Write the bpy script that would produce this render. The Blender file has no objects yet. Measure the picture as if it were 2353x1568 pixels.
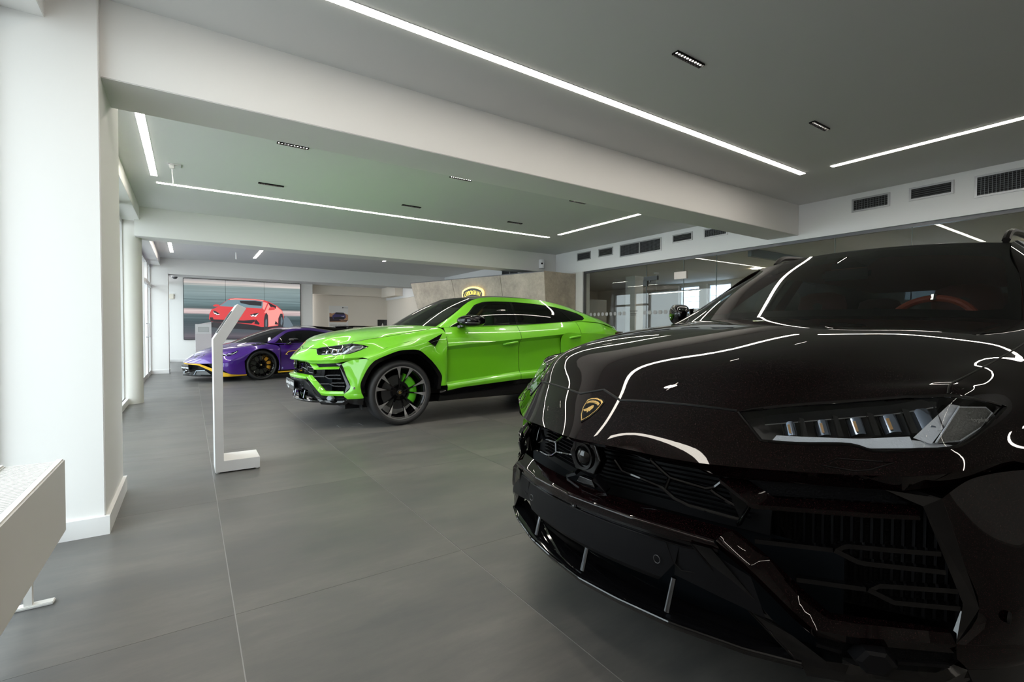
import bpy, bmesh, math, random
import numpy as np
from mathutils import Vector, Matrix
from mathutils.geometry import delaunay_2d_cdt

# ------------------------------------------------------------------ camera
S = bpy.context.scene
COL = S.collection
random.seed(4)
RNG = np.random.default_rng(7)

CAM_H = 1.12
_F = 1102.95                      # focal length in pixels of the 2353 px frame
_RX = (0.8302, -0.0096, 0.5573)   # rows: world X, Y, Z axes in image axes (right, down, forward)
_RY = (-0.5574, -0.0200, 0.8300)
_RZ = (0.0032, -0.9998, -0.0219)
cd = bpy.data.cameras.new('camera')
cd.sensor_width = 36.0
cd.lens = _F / 2353.0 * 36.0
cd.clip_start = 0.02
cam = bpy.data.objects.new('camera', cd)
right = Vector((_RX[0], _RY[0], _RZ[0]))
up = -Vector((_RX[1], _RY[1], _RZ[1]))
back = -Vector((_RX[2], _RY[2], _RZ[2]))
M = Matrix((right, up, back)).transposed().to_4x4()
M.translation = Vector((0, 0, CAM_H))
cam.matrix_world = M
COL.objects.link(cam)
S.camera = cam

# ------------------------------------------------------------------ world, exposure
w = bpy.data.worlds.new('sky'); S.world = w; w.use_nodes = True
nt = w.node_tree
bg = nt.nodes['Background']
bg.inputs[0].default_value = (0.90, 0.95, 1.0, 1)
bg.inputs[1].default_value = 5.0
S.view_settings.view_transform = 'Standard'
S.view_settings.look = 'None'
S.view_settings.gamma = 1.0
S.view_settings.use_curve_mapping = False
S.view_settings.exposure = 0.30
LED_POWER = 21.0
SPOT_W = 40.0

# ------------------------------------------------------------------ materials
MATS = {}
def sock(b, name, val):
    if name in b.inputs: b.inputs[name].default_value = val
def mat(name, col, rough=0.5, metal=0.0, coat=0.0, spec=0.5, emit=None, estr=0.0, trans=0.0, coat_rough=0.03, coat_ior=1.5):
    if name in MATS: return MATS[name]
    m = bpy.data.materials.new(name); m.use_nodes = True
    b = m.node_tree.nodes['Principled BSDF']
    c = tuple(col) + (1,) if len(col) == 3 else col
    sock(b, 'Base Color', c); sock(b, 'Roughness', rough); sock(b, 'Metallic', metal)
    sock(b, 'Coat Weight', coat); sock(b, 'Coat Roughness', coat_rough); sock(b, 'Specular IOR Level', spec)
    sock(b, 'Transmission Weight', trans); sock(b, 'Coat IOR', coat_ior)
    if emit is not None:
        sock(b, 'Emission Color', tuple(emit) + (1,)); sock(b, 'Emission Strength', estr)
    m.diffuse_color = c
    MATS[name] = m
    return m
def nodes(m): return m.node_tree.nodes, m.node_tree.links, m.node_tree.nodes['Principled BSDF']
def glass_mat(name, tint, ior=1.5, refl_boost=1.0):
    """thin sheet of glass: tinted see-through with Fresnel reflection"""
    if name in MATS: return MATS[name]
    m = bpy.data.materials.new(name); m.use_nodes = True
    N, L = m.node_tree.nodes, m.node_tree.links
    N.clear()
    out = N.new('ShaderNodeOutputMaterial'); mix = N.new('ShaderNodeMixShader')
    tr = N.new('ShaderNodeBsdfTransparent'); gl = N.new('ShaderNodeBsdfGlossy')
    fr = N.new('ShaderNodeFresnel'); fr.inputs['IOR'].default_value = ior
    geo = N.new('ShaderNodeNewGeometry'); mx = N.new('ShaderNodeMix'); mx.data_type = 'FLOAT'
    mul = N.new('ShaderNodeMath'); mul.operation = 'MULTIPLY'; mul.inputs[1].default_value = refl_boost; mul.use_clamp = True
    tr.inputs[0].default_value = tuple(tint) + (1,)
    gl.inputs['Roughness'].default_value = 0.0
    L.new(fr.outputs[0], mul.inputs[0])
    # back faces: same plain Fresnel with the inverse index undone
    inv = N.new('ShaderNodeMath'); inv.operation = 'DIVIDE'; inv.inputs[0].default_value = 1.0
    ifb = N.new('ShaderNodeMix'); ifb.data_type = 'FLOAT'
    ifb.inputs['A'].default_value = ior; ifb.inputs['B'].default_value = 1.0 / ior
    L.new(geo.outputs['Backfacing'], ifb.inputs['Factor']); L.new(ifb.outputs[0], fr.inputs['IOR'])
    L.new(mul.outputs[0], mix.inputs[0]); L.new(tr.outputs[0], mix.inputs[1]); L.new(gl.outputs[0], mix.inputs[2])
    L.new(mix.outputs[0], out.inputs[0])
    m.diffuse_color = tuple(tint) + (0.4,)
    MATS[name] = m
    return m
def texco(m, kind='Object'):
    N, L, b = nodes(m)
    t = N.new('ShaderNodeTexCoord'); return t.outputs[kind]
def noise(m, vec, scale, detail=4, rough=0.55, sc=(1, 1, 1)):
    N, L, b = nodes(m)
    mp = N.new('ShaderNodeMapping'); mp.inputs['Scale'].default_value = sc
    L.new(vec, mp.inputs[0])
    n = N.new('ShaderNodeTexNoise'); n.inputs['Scale'].default_value = scale
    n.inputs['Detail'].default_value = detail; n.inputs['Roughness'].default_value = rough
    L.new(mp.outputs[0], n.inputs['Vector'])
    return n.outputs['Fac']
def ramp(m, fac, stops):
    N, L, b = nodes(m)
    r = N.new('ShaderNodeValToRGB'); e = r.color_ramp.elements
    while len(e) < len(stops): e.new(0.5)
    for k, (p, c) in enumerate(stops):
        e[k].position = p; e[k].color = tuple(c) + (1,)
    L.new(fac, r.inputs[0]); return r.outputs[0]
def bump(m, h, strength, dist):
    N, L, b = nodes(m)
    n = N.new('ShaderNodeBump'); n.inputs['Strength'].default_value = strength; n.inputs['Distance'].default_value = dist
    L.new(h, n.inputs['Height']); L.new(n.outputs[0], b.inputs['Normal'])

# ------------------------------------------------------------------ objects
def tag(o, label, cat, group=None):
    o['label'] = label; o['category'] = cat
    if group: o['group'] = group
    return o
def thing(name, label, cat, loc=(0, 0, 0), rotz=0.0, group=None):
    o = bpy.data.objects.new(name, None); COL.objects.link(o)
    o.empty_display_size = 0.1
    o.location = loc; o.rotation_euler = (0, 0, rotz)
    return tag(o, label, cat, group)
def mk(name, me, parent=None, loc=None):
    o = bpy.data.objects.new(name, me); COL.objects.link(o)
    if parent is not None: o.parent = parent
    if loc is not None: o.location = loc
    return o
def mesh(name, V, Fc, m, parent=None, smooth=True, angle=35, loc=None):
    me = bpy.data.meshes.new(name)
    me.from_pydata([tuple(map(float, v)) for v in V], [], [tuple(map(int, f)) for f in Fc])
    if isinstance(m, (list, tuple)):
        for q in m: me.materials.append(q)
    elif m: me.materials.append(m)
    me.validate(); me.update()
    if smooth:
        me.polygons.foreach_set('use_smooth', [True] * len(me.polygons))
        me.set_sharp_from_angle(angle=math.radians(angle))
    return mk(name, me, parent, loc)
def stuff(o):
    o['kind'] = 'stuff'; return o
def struct(o):
    o['kind'] = 'structure'; return o
class MB:
    """collects pieces of ONE part"""
    def __init__(s): s.V = []; s.F = []
    def add(s, V, F):
        k = len(s.V); s.V += [tuple(v) for v in V]; s.F += [tuple(i + k for i in f) for f in F]; return s
    def box(s, a, b, bev=0.0):
        x0, y0, z0 = a; x1, y1, z1 = b
        if x0 > x1: x0, x1 = x1, x0
        if y0 > y1: y0, y1 = y1, y0
        if z0 > z1: z0, z1 = z1, z0
        if bev <= 0:
            V = [(x, y, z) for x in (x0, x1) for y in (y0, y1) for z in (z0, z1)]
            return s.add(V, [(0, 1, 3, 2), (4, 6, 7, 5), (0, 4, 5, 1), (2, 3, 7, 6), (0, 2, 6, 4), (1, 5, 7, 3)])
        bm = bmesh.new(); bmesh.ops.create_cube(bm, size=1)
        for v in bm.verts:
            v.co = Vector((x0 if v.co.x < 0 else x1, y0 if v.co.y < 0 else y1, z0 if v.co.z < 0 else z1))
        bmesh.ops.bevel(bm, geom=list(bm.edges), offset=bev, segments=2, affect='EDGES', clamp_overlap=True)
        bm.verts.index_update()
        s.add([v.co[:] for v in bm.verts], [[v.index for v in f.verts] for f in bm.faces]); bm.free(); return s
    def tube(s, pts, r, n=8, closed=False, caps=True):
        pts = [Vector(p) for p in pts]; N = len(pts)
        rr = r if isinstance(r, (list, tuple)) else [r] * N
        V = []; Fc = []
        up0 = None
        for i, p in enumerate(pts):
            if closed: t = (pts[(i + 1) % N] - pts[i - 1])
            else: t = pts[min(i + 1, N - 1)] - pts[max(i - 1, 0)]
            t.normalize()
            if up0 is None:
                a = Vector((0, 0, 1)) if abs(t.z) < 0.9 else Vector((1, 0, 0))
                up0 = (a - t * a.dot(t)).normalized()
            else:
                up0 = (up0 - t * up0.dot(t))
                up0 = up0.normalized() if up0.length > 1e-6 else Vector((1, 0, 0))
            sd = t.cross(up0)
            for k in range(n):
                a = 2 * math.pi * k / n
                V.append(p + (up0 * math.cos(a) + sd * math.sin(a)) * rr[i])
        m = N if closed else N - 1
        for i in range(m):
            j = (i + 1) % N
            for k in range(n):
                Fc.append((i * n + k, i * n + (k + 1) % n, j * n + (k + 1) % n, j * n + k))
        if caps and not closed:
            Fc.append(tuple(range(n - 1, -1, -1))); Fc.append(tuple((N - 1) * n + k for k in range(n)))
        return s.add(V, Fc)
    def sweep(s, pts, prof, upv=(0, 0, 1), closed=False):
        """profile (a,b) list swept along pts: a along side, b along up"""
        pts = [Vector(p) for p in pts]; N = len(pts); n = len(prof); V = []; Fc = []
        U = Vector(upv)
        for i, p in enumerate(pts):
            if closed: t = pts[(i + 1) % N] - pts[i - 1]
            else: t = pts[min(i + 1, N - 1)] - pts[max(i - 1, 0)]
            t.normalize(); sd = t.cross(U).normalized(); u = sd.cross(t)
            for a, b in prof: V.append(p + sd * a + u * b)
        for i in range(N if closed else N - 1):
            j = (i + 1) % N
            for k in range(n): Fc.append((i * n + k, j * n + k, j * n + (k + 1) % n, i * n + (k + 1) % n))
        if not closed:
            Fc.append(tuple(range(n))); Fc.append(tuple((N - 1) * n + k for k in range(n - 1, -1, -1)))
        return s.add(V, Fc)
    def lathe(s, prof, n=48, axis='y', c=(0, 0, 0), closed=False):
        """prof: (axial, radius)"""
        V = []; Fc = []; m = len(prof)
        for k in range(n):
            a = 2 * math.pi * k / n; ca, sa = math.cos(a), math.sin(a)
            for ax, r in prof:
                if axis == 'y': V.append((c[0] + r * ca, c[1] + ax, c[2] + r * sa))
                elif axis == 'z': V.append((c[0] + r * ca, c[1] + r * sa, c[2] + ax))
                else: V.append((c[0] + ax, c[1] + r * ca, c[2] + r * sa))
        for k in range(n):
            j = (k + 1) % n
            for i in range(m if closed else m - 1):
                i2 = (i + 1) % m
                Fc.append((k * m + i, k * m + i2, j * m + i2, j * m + i))
        return s.add(V, Fc)
    def prism(s, poly, z0, z1, axis='z'):
        """flat polygon (a,b) extruded along axis"""
        n = len(poly)
        def mp(a, b, c): return (a, b, c) if axis == 'z' else ((a, c, b) if axis == 'y' else (c, a, b))
        V = [mp(a, b, z0) for a, b in poly] + [mp(a, b, z1) for a, b in poly]
        Fc = [tuple(range(n - 1, -1, -1)), tuple(range(n, 2 * n))] + [(i, (i + 1) % n, n + (i + 1) % n, n + i) for i in range(n)]
        return s.add(V, Fc)
    def plate(s, P, t, d=None):
        """3D polygon given thickness t along -normal (or d)"""
        P = [Vector(p) for p in P]; n = len(P)
        if d is None:
            nn = Vector((0, 0, 0))
            for i in range(n):
                a, b = P[i], P[(i + 1) % n]
                nn += a.cross(b)
            d = -nn.normalized()
        else: d = Vector(d).normalized()
        V = P + [p + d * t for p in P]
        Fc = [tuple(range(n)), tuple(range(2 * n - 1, n - 1, -1))] + [(i, n + i, n + (i + 1) % n, (i + 1) % n) for i in range(n)]
        return s.add(V, Fc)
    def grid(s, G):
        """rows of points -> quads"""
        ni, nj = len(G), len(G[0]); V = [tuple(p) for r in G for p in r]
        return s.add(V, [(i * nj + j, i * nj + j + 1, (i + 1) * nj + j + 1, (i + 1) * nj + j) for i in range(ni - 1) for j in range(nj - 1)])
    def mirror_y(s):
        k = len(s.V); s.V += [(v[0], -v[1], v[2]) for v in s.V]
        s.F += [tuple(i + k for i in reversed(f)) for f in s.F]; return s
    def build(s, name, m, parent=None, smooth=True, angle=35, bevel=0.0, loc=None, fix=True):
        o = mesh(name, s.V, s.F, m, parent, smooth, angle, loc)
        if fix:
            bm = bmesh.new(); bm.from_mesh(o.data); bmesh.ops.recalc_face_normals(bm, faces=bm.faces); bm.to_mesh(o.data); bm.free()
            if smooth: o.data.set_sharp_from_angle(angle=math.radians(angle))
        if bevel > 0:
            md = o.modifiers.new('bevel', 'BEVEL'); md.width = bevel; md.segments = 2; md.limit_method = 'ANGLE'; md.angle_limit = math.radians(30)
            md.harden_normals = True
        return o
def copy_tree(o, parent=None):
    c = o.copy(); COL.objects.link(c)
    if parent is not None: c.parent = parent
    for ch in list(o.children): copy_tree(ch, c)
    return c
def text(name, body, size, m, parent, loc, rot, extrude=0.001, align='CENTER', shear=0.0, sx=1.0):
    cu = bpy.data.curves.new(name, 'FONT'); cu.body = body; cu.size = size; cu.extrude = extrude
    cu.align_x = align; cu.align_y = 'CENTER'; cu.shear = shear; cu.resolution_u = 4
    cu.materials.append(m)
    tmp = bpy.data.objects.new(name, cu); me = bpy.data.meshes.new_from_object(tmp); bpy.data.objects.remove(tmp); bpy.data.curves.remove(cu)
    o = mk(name, me, parent)
    o.location = loc; o.rotation_euler = rot; o.scale = (sx, 1, 1)
    return o

# ------------------------------------------------------------------ spline tools
def spl_w(n, u):
    """weights of a natural cubic spline through n uniform knots at u -> (len(u), n)"""
    u = np.clip(np.asarray(u, float), -0.3, n - 1 + 0.3)
    A = np.eye(n); R = np.zeros((n, n))
    for i in range(1, n - 1):
        A[i, i - 1] = 1; A[i, i] = 4; A[i, i + 1] = 1
        R[i, i - 1] = 6; R[i, i] = -12; R[i, i + 1] = 6
    M2 = np.linalg.solve(A, R)
    i = np.clip(np.floor(u).astype(int), 0, n - 2); t = u - i
    E = np.eye(n)
    return ((1 - t)[:, None] * E[i] + t[:, None] * E[i + 1]
            + (((1 - t) ** 3 - (1 - t)) / 6)[:, None] * M2[i] + ((t ** 3 - t) / 6)[:, None] * M2[i + 1])
def curve(P, n, closed=False):
    P = np.asarray(P, float)
    return spl_w(len(P), np.linspace(0, len(P) - 1, n)) @ P
def poly_at(P, k):
    """resample polyline to k points by arc length"""
    P = np.asarray(P, float); d = np.r_[0, np.cumsum(np.linalg.norm(np.diff(P, axis=0), axis=1))]
    s = np.linspace(0, d[-1], k)
    return np.stack([np.interp(s, d, P[:, i]) for i in range(P.shape[1])], 1)
class Surf:
    def __init__(s, G):
        s.G = np.asarray(G, float); s.nu, s.nv = s.G.shape[:2]
        U, Vv = np.meshgrid(np.linspace(0, s.nu - 1, 141), np.linspace(0, s.nv - 1, 141), indexing='ij')
        s.gu, s.gv = U.ravel(), Vv.ravel(); s.gp = s(s.gu, s.gv)
    def __call__(s, u, v):
        return np.einsum('ki,kj,ijc->kc', spl_w(s.nu, u), spl_w(s.nv, v), s.G)
    def nrm(s, u, v, e=0.02):
        u = np.asarray(u, float); v = np.asarray(v, float)
        du = s(u + e, v) - s(u - e, v); dv = s(u, v + e) - s(u, v - e)
        n = np.cross(du, dv); return n / (np.linalg.norm(n, axis=1)[:, None] + 1e-12)
    def inv(s, P):
        """nearest (u,v) of 3D points"""
        out = []
        for p in np.asarray(P, float):
            k = np.argmin(((s.gp - p) ** 2).sum(1)); u, v = s.gu[k], s.gv[k]
            for _ in range(6):
                e = 0.01
                q = s([u, u + e, u], [v, v, v + e]); du = (q[1] - q[0]) / e; dv = (q[2] - q[0]) / e
                J = np.stack([du, dv], 1); st = np.linalg.lstsq(J, p - q[0], rcond=None)[0]
                st = np.clip(st, -0.5, 0.5)
                u = float(np.clip(u + st[0], 0, s.nu - 1)); v = float(np.clip(v + st[1], 0, s.nv - 1))
            out.append((u, v))
        return np.array(out)
def inside(poly, pts):
    x, y = pts[:, 0], pts[:, 1]; r = np.zeros(len(pts), bool); n = len(poly)
    for i in range(n):
        x1, y1 = poly[i]; x2, y2 = poly[(i + 1) % n]
        c = ((y1 > y) != (y2 > y)) & (x < (x2 - x1) * (y - y1) / (y2 - y1 + 1e-15) + x1)
        r ^= c
    return r
def trim(fn, nfn, loop, step, name, m, parent, thick=0.004, off=0.0, holes=(), flip=False, seg=None, out=True):
    """cut a 2D loop out of a surface fn(a,b)->xyz and give it thickness. analytic normals keep reflections smooth"""
    seg = seg or step
    def dens(L):
        o = []
        for i in range(len(L)):
            a, b = np.array(L[i], float), np.array(L[(i + 1) % len(L)], float)
            k = max(1, int(math.ceil(np.linalg.norm(b - a) / seg)))
            for j in range(k): o.append(a + (b - a) * j / k)
        return np.array(o)
    loops = [dens(loop)] + [dens(h) for h in holes]
    lo, hi = loops[0].min(0), loops[0].max(0)
    gx, gy = np.arange(lo[0] + step * 0.5, hi[0], step), np.arange(lo[1] + step * 0.5, hi[1], step)
    X, Y = np.meshgrid(gx, gy, indexing='ij'); I = np.stack([X.ravel(), Y.ravel()], 1)
    k = inside(loops[0], I)
    for h in loops[1:]: k &= ~inside(h, I)
    I = I[k]
    B = np.concatenate(loops)
    if len(I):
        keep = np.ones(len(I), bool)
        for c in range(0, len(I), 400):
            d = ((I[c:c + 400, None, :] - B[None]) ** 2).sum(2).min(1); keep[c:c + 400] = d > (step * 0.42) ** 2
        I = I[keep]
    A = np.concatenate([B, I]) if len(I) else B
    edges = []; o = 0
    for Lp in loops:
        n = len(Lp); edges += [(o + i, o + (i + 1) % n) for i in range(n)]; o += n
    r = delaunay_2d_cdt([Vector(p) for p in A], edges, [], 0, 1e-7)
    vv = np.array([(p.x, p.y) for p in r[0]]); fs = [tuple(f) for f in r[2]]
    cen = np.array([vv[list(f)].mean(0) for f in fs]); kk = inside(loops[0], cen)
    for h in loops[1:]: kk &= ~inside(h, cen)
    fs = [f for f, q in zip(fs, kk) if q]
    P = fn(vv[:, 0], vv[:, 1]); Nn = nfn(vv[:, 0], vv[:, 1])
    if flip: Nn = -Nn
    P = P + Nn * off
    nv = len(P)
    # orient faces with the normals
    F2 = []
    for f in fs:
        a, b, c = P[f[0]], P[f[1]], P[f[2]]
        F2.append(f if np.dot(np.cross(b - a, c - a), Nn[list(f)].mean(0)) > 0 else f[::-1])
    cnt = {}
    for f in F2:
        for i in range(3):
            e = (f[i], f[(i + 1) % 3]); cnt[e] = 1
    bnd = [e for e in cnt if (e[1], e[0]) not in cnt]
    V = [tuple(p) for p in P]; Fc = list(F2); LN = [tuple(Nn[i]) for f in F2 for i in f]
    if thick > 0 and bnd:
        ids = sorted({i for e in bnd for i in e}); mp = {i: nv + 2 * k for k, i in enumerate(ids)}
        for i in ids:
            V.append(tuple(P[i])); V.append(tuple(P[i] - Nn[i] * thick))
        for a, b in bnd:
            f = (mp[b], mp[a], mp[a] + 1, mp[b] + 1); Fc.append(f)
            n = np.cross(np.array(V[f[1]]) - V[f[0]], np.array(V[f[2]]) - V[f[0]]); n = n / (np.linalg.norm(n) + 1e-12)
            LN += [tuple(n)] * 4
    me = bpy.data.meshes.new(name); me.from_pydata(V, [], Fc)
    if m: me.materials.append(m)
    me.polygons.foreach_set('use_smooth', [True] * len(me.polygons))
    me.update()
    me.normals_split_custom_set(LN)
    o = mk(name, me, parent)
    return o
# ================================================================== ROOM
ZC = 2.93        # ceiling
XW = 7.28        # glass wall side
WALL = mat('white wall paint', (0.80, 0.79, 0.77), 0.7)
CEIL = mat('ceiling paint', (0.70, 0.70, 0.69), 0.8)
WARMW = mat('warm wall paint', (0.74, 0.68, 0.60), 0.75)
WHITE = mat('white lacquer', (0.82, 0.82, 0.83), 0.35)
TRIMW = mat('white trim', (0.80, 0.79, 0.78), 0.5)
GREYMET = mat('dark grey profile', (0.10, 0.10, 0.105), 0.4, 0.6)
ALU = mat('grey aluminium', (0.42, 0.42, 0.43), 0.4, 0.7)
BLACKP = mat('black plastic', (0.006, 0.006, 0.0065), 0.5, spec=0.15)
RUBBER = mat('tyre rubber', (0.018, 0.018, 0.019), 0.62)
for q, sc in ((WALL, 40), (CEIL, 40), (WARMW, 40)):
    bump(q, noise(q, texco(q), sc, 3), 0.04, 0.002)

def box_struct(name, a, b, m, bev=0.0):
    o = MB().box(a, b, bev).build(name, m, smooth=bev > 0); return struct(o)

# ---- floor: large porcelain tiles on a grey grout bed
GROUT = mat('pale grout', (0.36, 0.36, 0.355), 0.8)
fl = struct(MB().box((-1.6, -6.2, -0.12), (13.0, 21.4, -0.0025)).build('floor', GROUT, smooth=False))
TILE = mat('grey porcelain tile', (0.12, 0.12, 0.12), 0.42)
def tile_mat(m):
    N, L, b = nodes(m)
    co = texco(m, 'Object')
    oi = N.new('ShaderNodeObjectInfo')
    ad = N.new('ShaderNodeVectorMath'); ad.operation = 'ADD'
    cmb = N.new('ShaderNodeVectorMath'); cmb.operation = 'SCALE'; cmb.inputs['Scale'].default_value = 13.0
    L.new(oi.outputs['Random'], cmb.inputs[0]); L.new(co, ad.inputs[0]); L.new(cmb.outputs[0], ad.inputs[1])
    v = ad.outputs[0]
    n1 = noise(m, v, 1.6, 6, 0.6, (0.75, 1.5, 1))
    n2 = noise(m, v, 7.0, 8, 0.7, (0.5, 2.0, 1))
    n3 = noise(m, v, 160.0, 2, 0.5)
    mx = N.new('ShaderNodeMath'); mx.operation = 'MULTIPLY_ADD'; mx.inputs[1].default_value = 0.40
    L.new(n2, mx.inputs[0]); sc = N.new('ShaderNodeMath'); sc.operation = 'MULTIPLY'; sc.inputs[1].default_value = 0.60
    L.new(n1, sc.inputs[0]); L.new(sc.outputs[0], mx.inputs[2])
    c = ramp(m, mx.outputs[0], [(0.30, (0.066, 0.068, 0.070)), (0.50, (0.104, 0.101, 0.096)), (0.66, (0.150, 0.142, 0.132))])
    hs = N.new('ShaderNodeHueSaturation'); L.new(c, hs.inputs['Color'])
    vr = N.new('ShaderNodeMath'); vr.operation = 'MULTIPLY_ADD'; vr.inputs[1].default_value = 0.14; vr.inputs[2].default_value = 0.94
    L.new(oi.outputs['Random'], vr.inputs[0]); L.new(vr.outputs[0], hs.inputs['Value'])
    L.new(hs.outputs[0], b.inputs['Base Color'])
    rr = N.new('ShaderNodeMath'); rr.operation = 'MULTIPLY_ADD'; rr.inputs[1].default_value = 0.22; rr.inputs[2].default_value = 0.30
    L.new(n2, rr.inputs[0]); L.new(rr.outputs[0], b.inputs['Roughness'])
    bump(m, n3, 0.10, 0.001)
tile_mat(TILE)
x0t, y0t = 0.138, 2.15
gx, gy = 0.0042, 0.0016
tb = MB().box((-0.5 + gx / 2, -0.75 + gy / 2, -0.010), (0.5 - gx / 2, 0.75 - gy / 2, 0.0))
tile_me = None
for i in range(-2, 8):
    for j in range(-6, 13):
        cx, cy = x0t + i + 0.5, y0t + 1.5 * j + 0.75
        if cx > 7.8 or cy > 21 or cy < -6: continue
        if tile_me is None:
            o = tb.build('tile', TILE, fl, smooth=False); tile_me = o.data; o.location = (cx, cy, 0)
        else: mk('tile', tile_me, fl, (cx, cy, 0))
# small floor socket plate under the green car's nose
fb = MB()
fb.box((1.42, 5.62, 0.0), (1.68, 5.625, 0.002)).box((1.42, 5.80, 0.0), (1.68, 5.805, 0.002)).box((1.42, 5.62, 0.0), (1.425, 5.80, 0.002)).box((1.675, 5.62, 0.0), (1.68, 5.80, 0.002))
tag(fb.build('floor_socket', mat('brushed steel rim', (0.35, 0.35, 0.36), 0.4, 0.8), smooth=False), 'thin steel rim of a floor socket below the nose of the green car', 'floor socket')

# ---- ceiling, beams, headers
box_struct('ceiling', (-1.7, -6.2, ZC), (13.0, 21.4, ZC + 0.25), CEIL)
BEAM = mat('beam paint', (0.80, 0.79, 0.77), 0.7)
def beam(name, a, b): return struct(MB().box(a, b, 0.004).build(name, BEAM))
beam('trim_1', (-0.95, 3.462, 2.50), (XW, 3.905, ZC + 0.02))
beam('trim_2', (-0.66, 8.97, 2.50), (XW, 9.40, ZC + 0.02))
beam('trim_3', (-0.44, 15.003, 2.53), (XW + 1.2, 15.45, ZC + 0.02))
box_struct('trim_4', (-1.6, 4.0, 2.735), (-0.60, 9.2, ZC + 0.02), WALL, 0.003)
box_struct('trim_5', (-1.6, 9.2, 2.735), (-0.60, 15.2, ZC + 0.02), WALL, 0.003)
box_struct('trim_6', (-1.6, -6.0, 2.715), (-0.60, 3.45, ZC + 0.02), WALL, 0.003)

# ---- right-hand bulkhead over the glass and the wall beyond
bulk = MB().box((XW, -6.0, 2.435), (XW + 0.22, 20.9, ZC + 0.01), 0.003)
struct(bulk.build('wall_right', mat('bulkhead paint', (0.80, 0.80, 0.80), 0.7)))
box_struct('wall_right_far', (XW, 8.03, 0.0), (XW + 0.22, 8.26, 2.44), WALL, 0.003)
box_struct('wall_right_rear', (XW + 0.02, 8.26, 0.0), (XW + 0.22, 20.9, 2.44), WARMW)
# far end
box_struct('wall_far', (-0.62, 20.2, 0.0), (4.05, 20.7, ZC + 0.02), WALL)
box_struct('wall_far_recess', (4.05, 20.9, 0.0), (8.6, 21.1, ZC + 0.02), WARMW)
box_struct('trim_7', (4.05, 20.55, 2.57), (8.6, 20.95, ZC + 0.02), WARMW)
box_struct('trim_8', (6.95, 18.9, 2.53), (8.6, 20.6, ZC), WARMW)
box_struct('baseboard_far', (-0.60, 20.185, 0.0), (4.05, 20.2, 0.10), TRIMW)
box_struct('wall_back', (-1.5, -6.2, 0.0), (13.0, -6.0, ZC + 0.02), WALL)

# ---- pillars
def pillar(name, x0, x1, y0, y1, z1):
    o = struct(MB().box((x0, y0, 0), (x1, y1, z1), 0.004).build(name, WALL)); return o
pillar('wall_left_pillar', -0.92, -0.392, 3.405, 4.25, ZC + 0.01)
pillar('wall_left_pier', -0.86, -0.44, 15.0, 15.45, ZC + 0.01)
sk = MB().box((-0.95, 3.385, 0), (-0.372, 3.405, 0.10)); sk.box((-0.392, 3.4055, 0), (-0.372, 4.26, 0.10))
struct(sk.build('baseboard_left', TRIMW))
sk = MB().box((-0.90, 14.985, 0), (-0.42, 15.0, 0.10)); sk.box((-0.44, 14.985, 0), (-0.425, 15.45, 0.10))
struct(sk.build('baseboard_left_far', TRIMW))
c = MB().lathe([(0.0, 0.0), (0.0, 0.172), (2.74, 0.172), (2.74, 0.0)], 48, 'z', (-0.765, 9.25, 0))
struct(c.build('wall_left_column', mat('column plaster', (0.78, 0.76, 0.72), 0.75)))

# ---- window wall on the street side
FRAME = mat('window frame', (0.62, 0.61, 0.60), 0.45, 0.2)
GL = glass_mat('window glass', (0.93, 0.97, 0.97))
nwin = 0
def window(y0, y1, x=-0.86, zt=2.74, mull=()):
    """one glazed bay: frame, mullions, panes"""
    global nwin; nwin += 1
    f = MB()
    f.box((x - 0.05, y0, 0.0), (x + 0.05, y1, 0.10)); f.box((x - 0.05, y0, zt - 0.07), (x + 0.05, y1, zt + 0.02))
    ys = [y0] + list(mull) + [y1]
    for q in ys: f.box((x - 0.05, q - 0.035, 0.0), (x + 0.05, q + 0.035, zt))
    root = struct(f.build('window_%d' % nwin, FRAME, smooth=False))
    for a, b in zip(ys[:-1], ys[1:]):
        MB().box((x - 0.006, a + 0.03, 0.09), (x + 0.006, b - 0.03, zt - 0.06)).build('pane', GL, root, smooth=False)
    return root
window(1.35, 3.40)
box_struct('wall_left_near', (-1.0, -6.0, 0.0), (-0.86, 1.35, 2.77), WALL)  # unseen solid wall, added to keep window light off the black car's front
window(4.25, 9.10, mull=(5.9, 7.55))
w3 = window(9.45, 15.0, mull=(11.2, 13.1))
window(15.45, 20.2, x=-0.72, mull=(17.0, 18.6))
# door leaf with handle in the far bay
MB().box((-0.84, 13.1, 2.16), (-0.78, 15.0, 2.24)).build('transom', FRAME, w3, smooth=False)
MB().tube([(-0.80, 13.35, 0.95), (-0.74, 13.35, 0.95), (-0.74, 13.35, 1.25), (-0.80, 13.35, 1.25)], 0.012).build('handle', ALU, w3)
# deep inner reveals
MB().box((-0.90, 7.72, 0.0), (-0.735, 7.95, 2.74), 0.003).build('reveal', TRIMW, bpy.data.objects['window_2'])
MB().box((-0.90, 13.85, 0.0), (-0.80, 14.10, 2.74), 0.003).build('reveal', TRIMW, w3)
MB().box((-0.80, 7.95, 0.0), (-0.76, 9.12, 0.09), 0.003).build('sill', TRIMW, bpy.data.objects['window_2'])

# ---- pavement outside so that daylight comes back off the street
out = MB().box((-14.0, -12.0, -0.12), (-1.6, 26.0, -0.05)).build('street_pavement', mat('pale paving', (0.42, 0.41, 0.40), 0.9), smooth=False)
struct(out)

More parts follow.
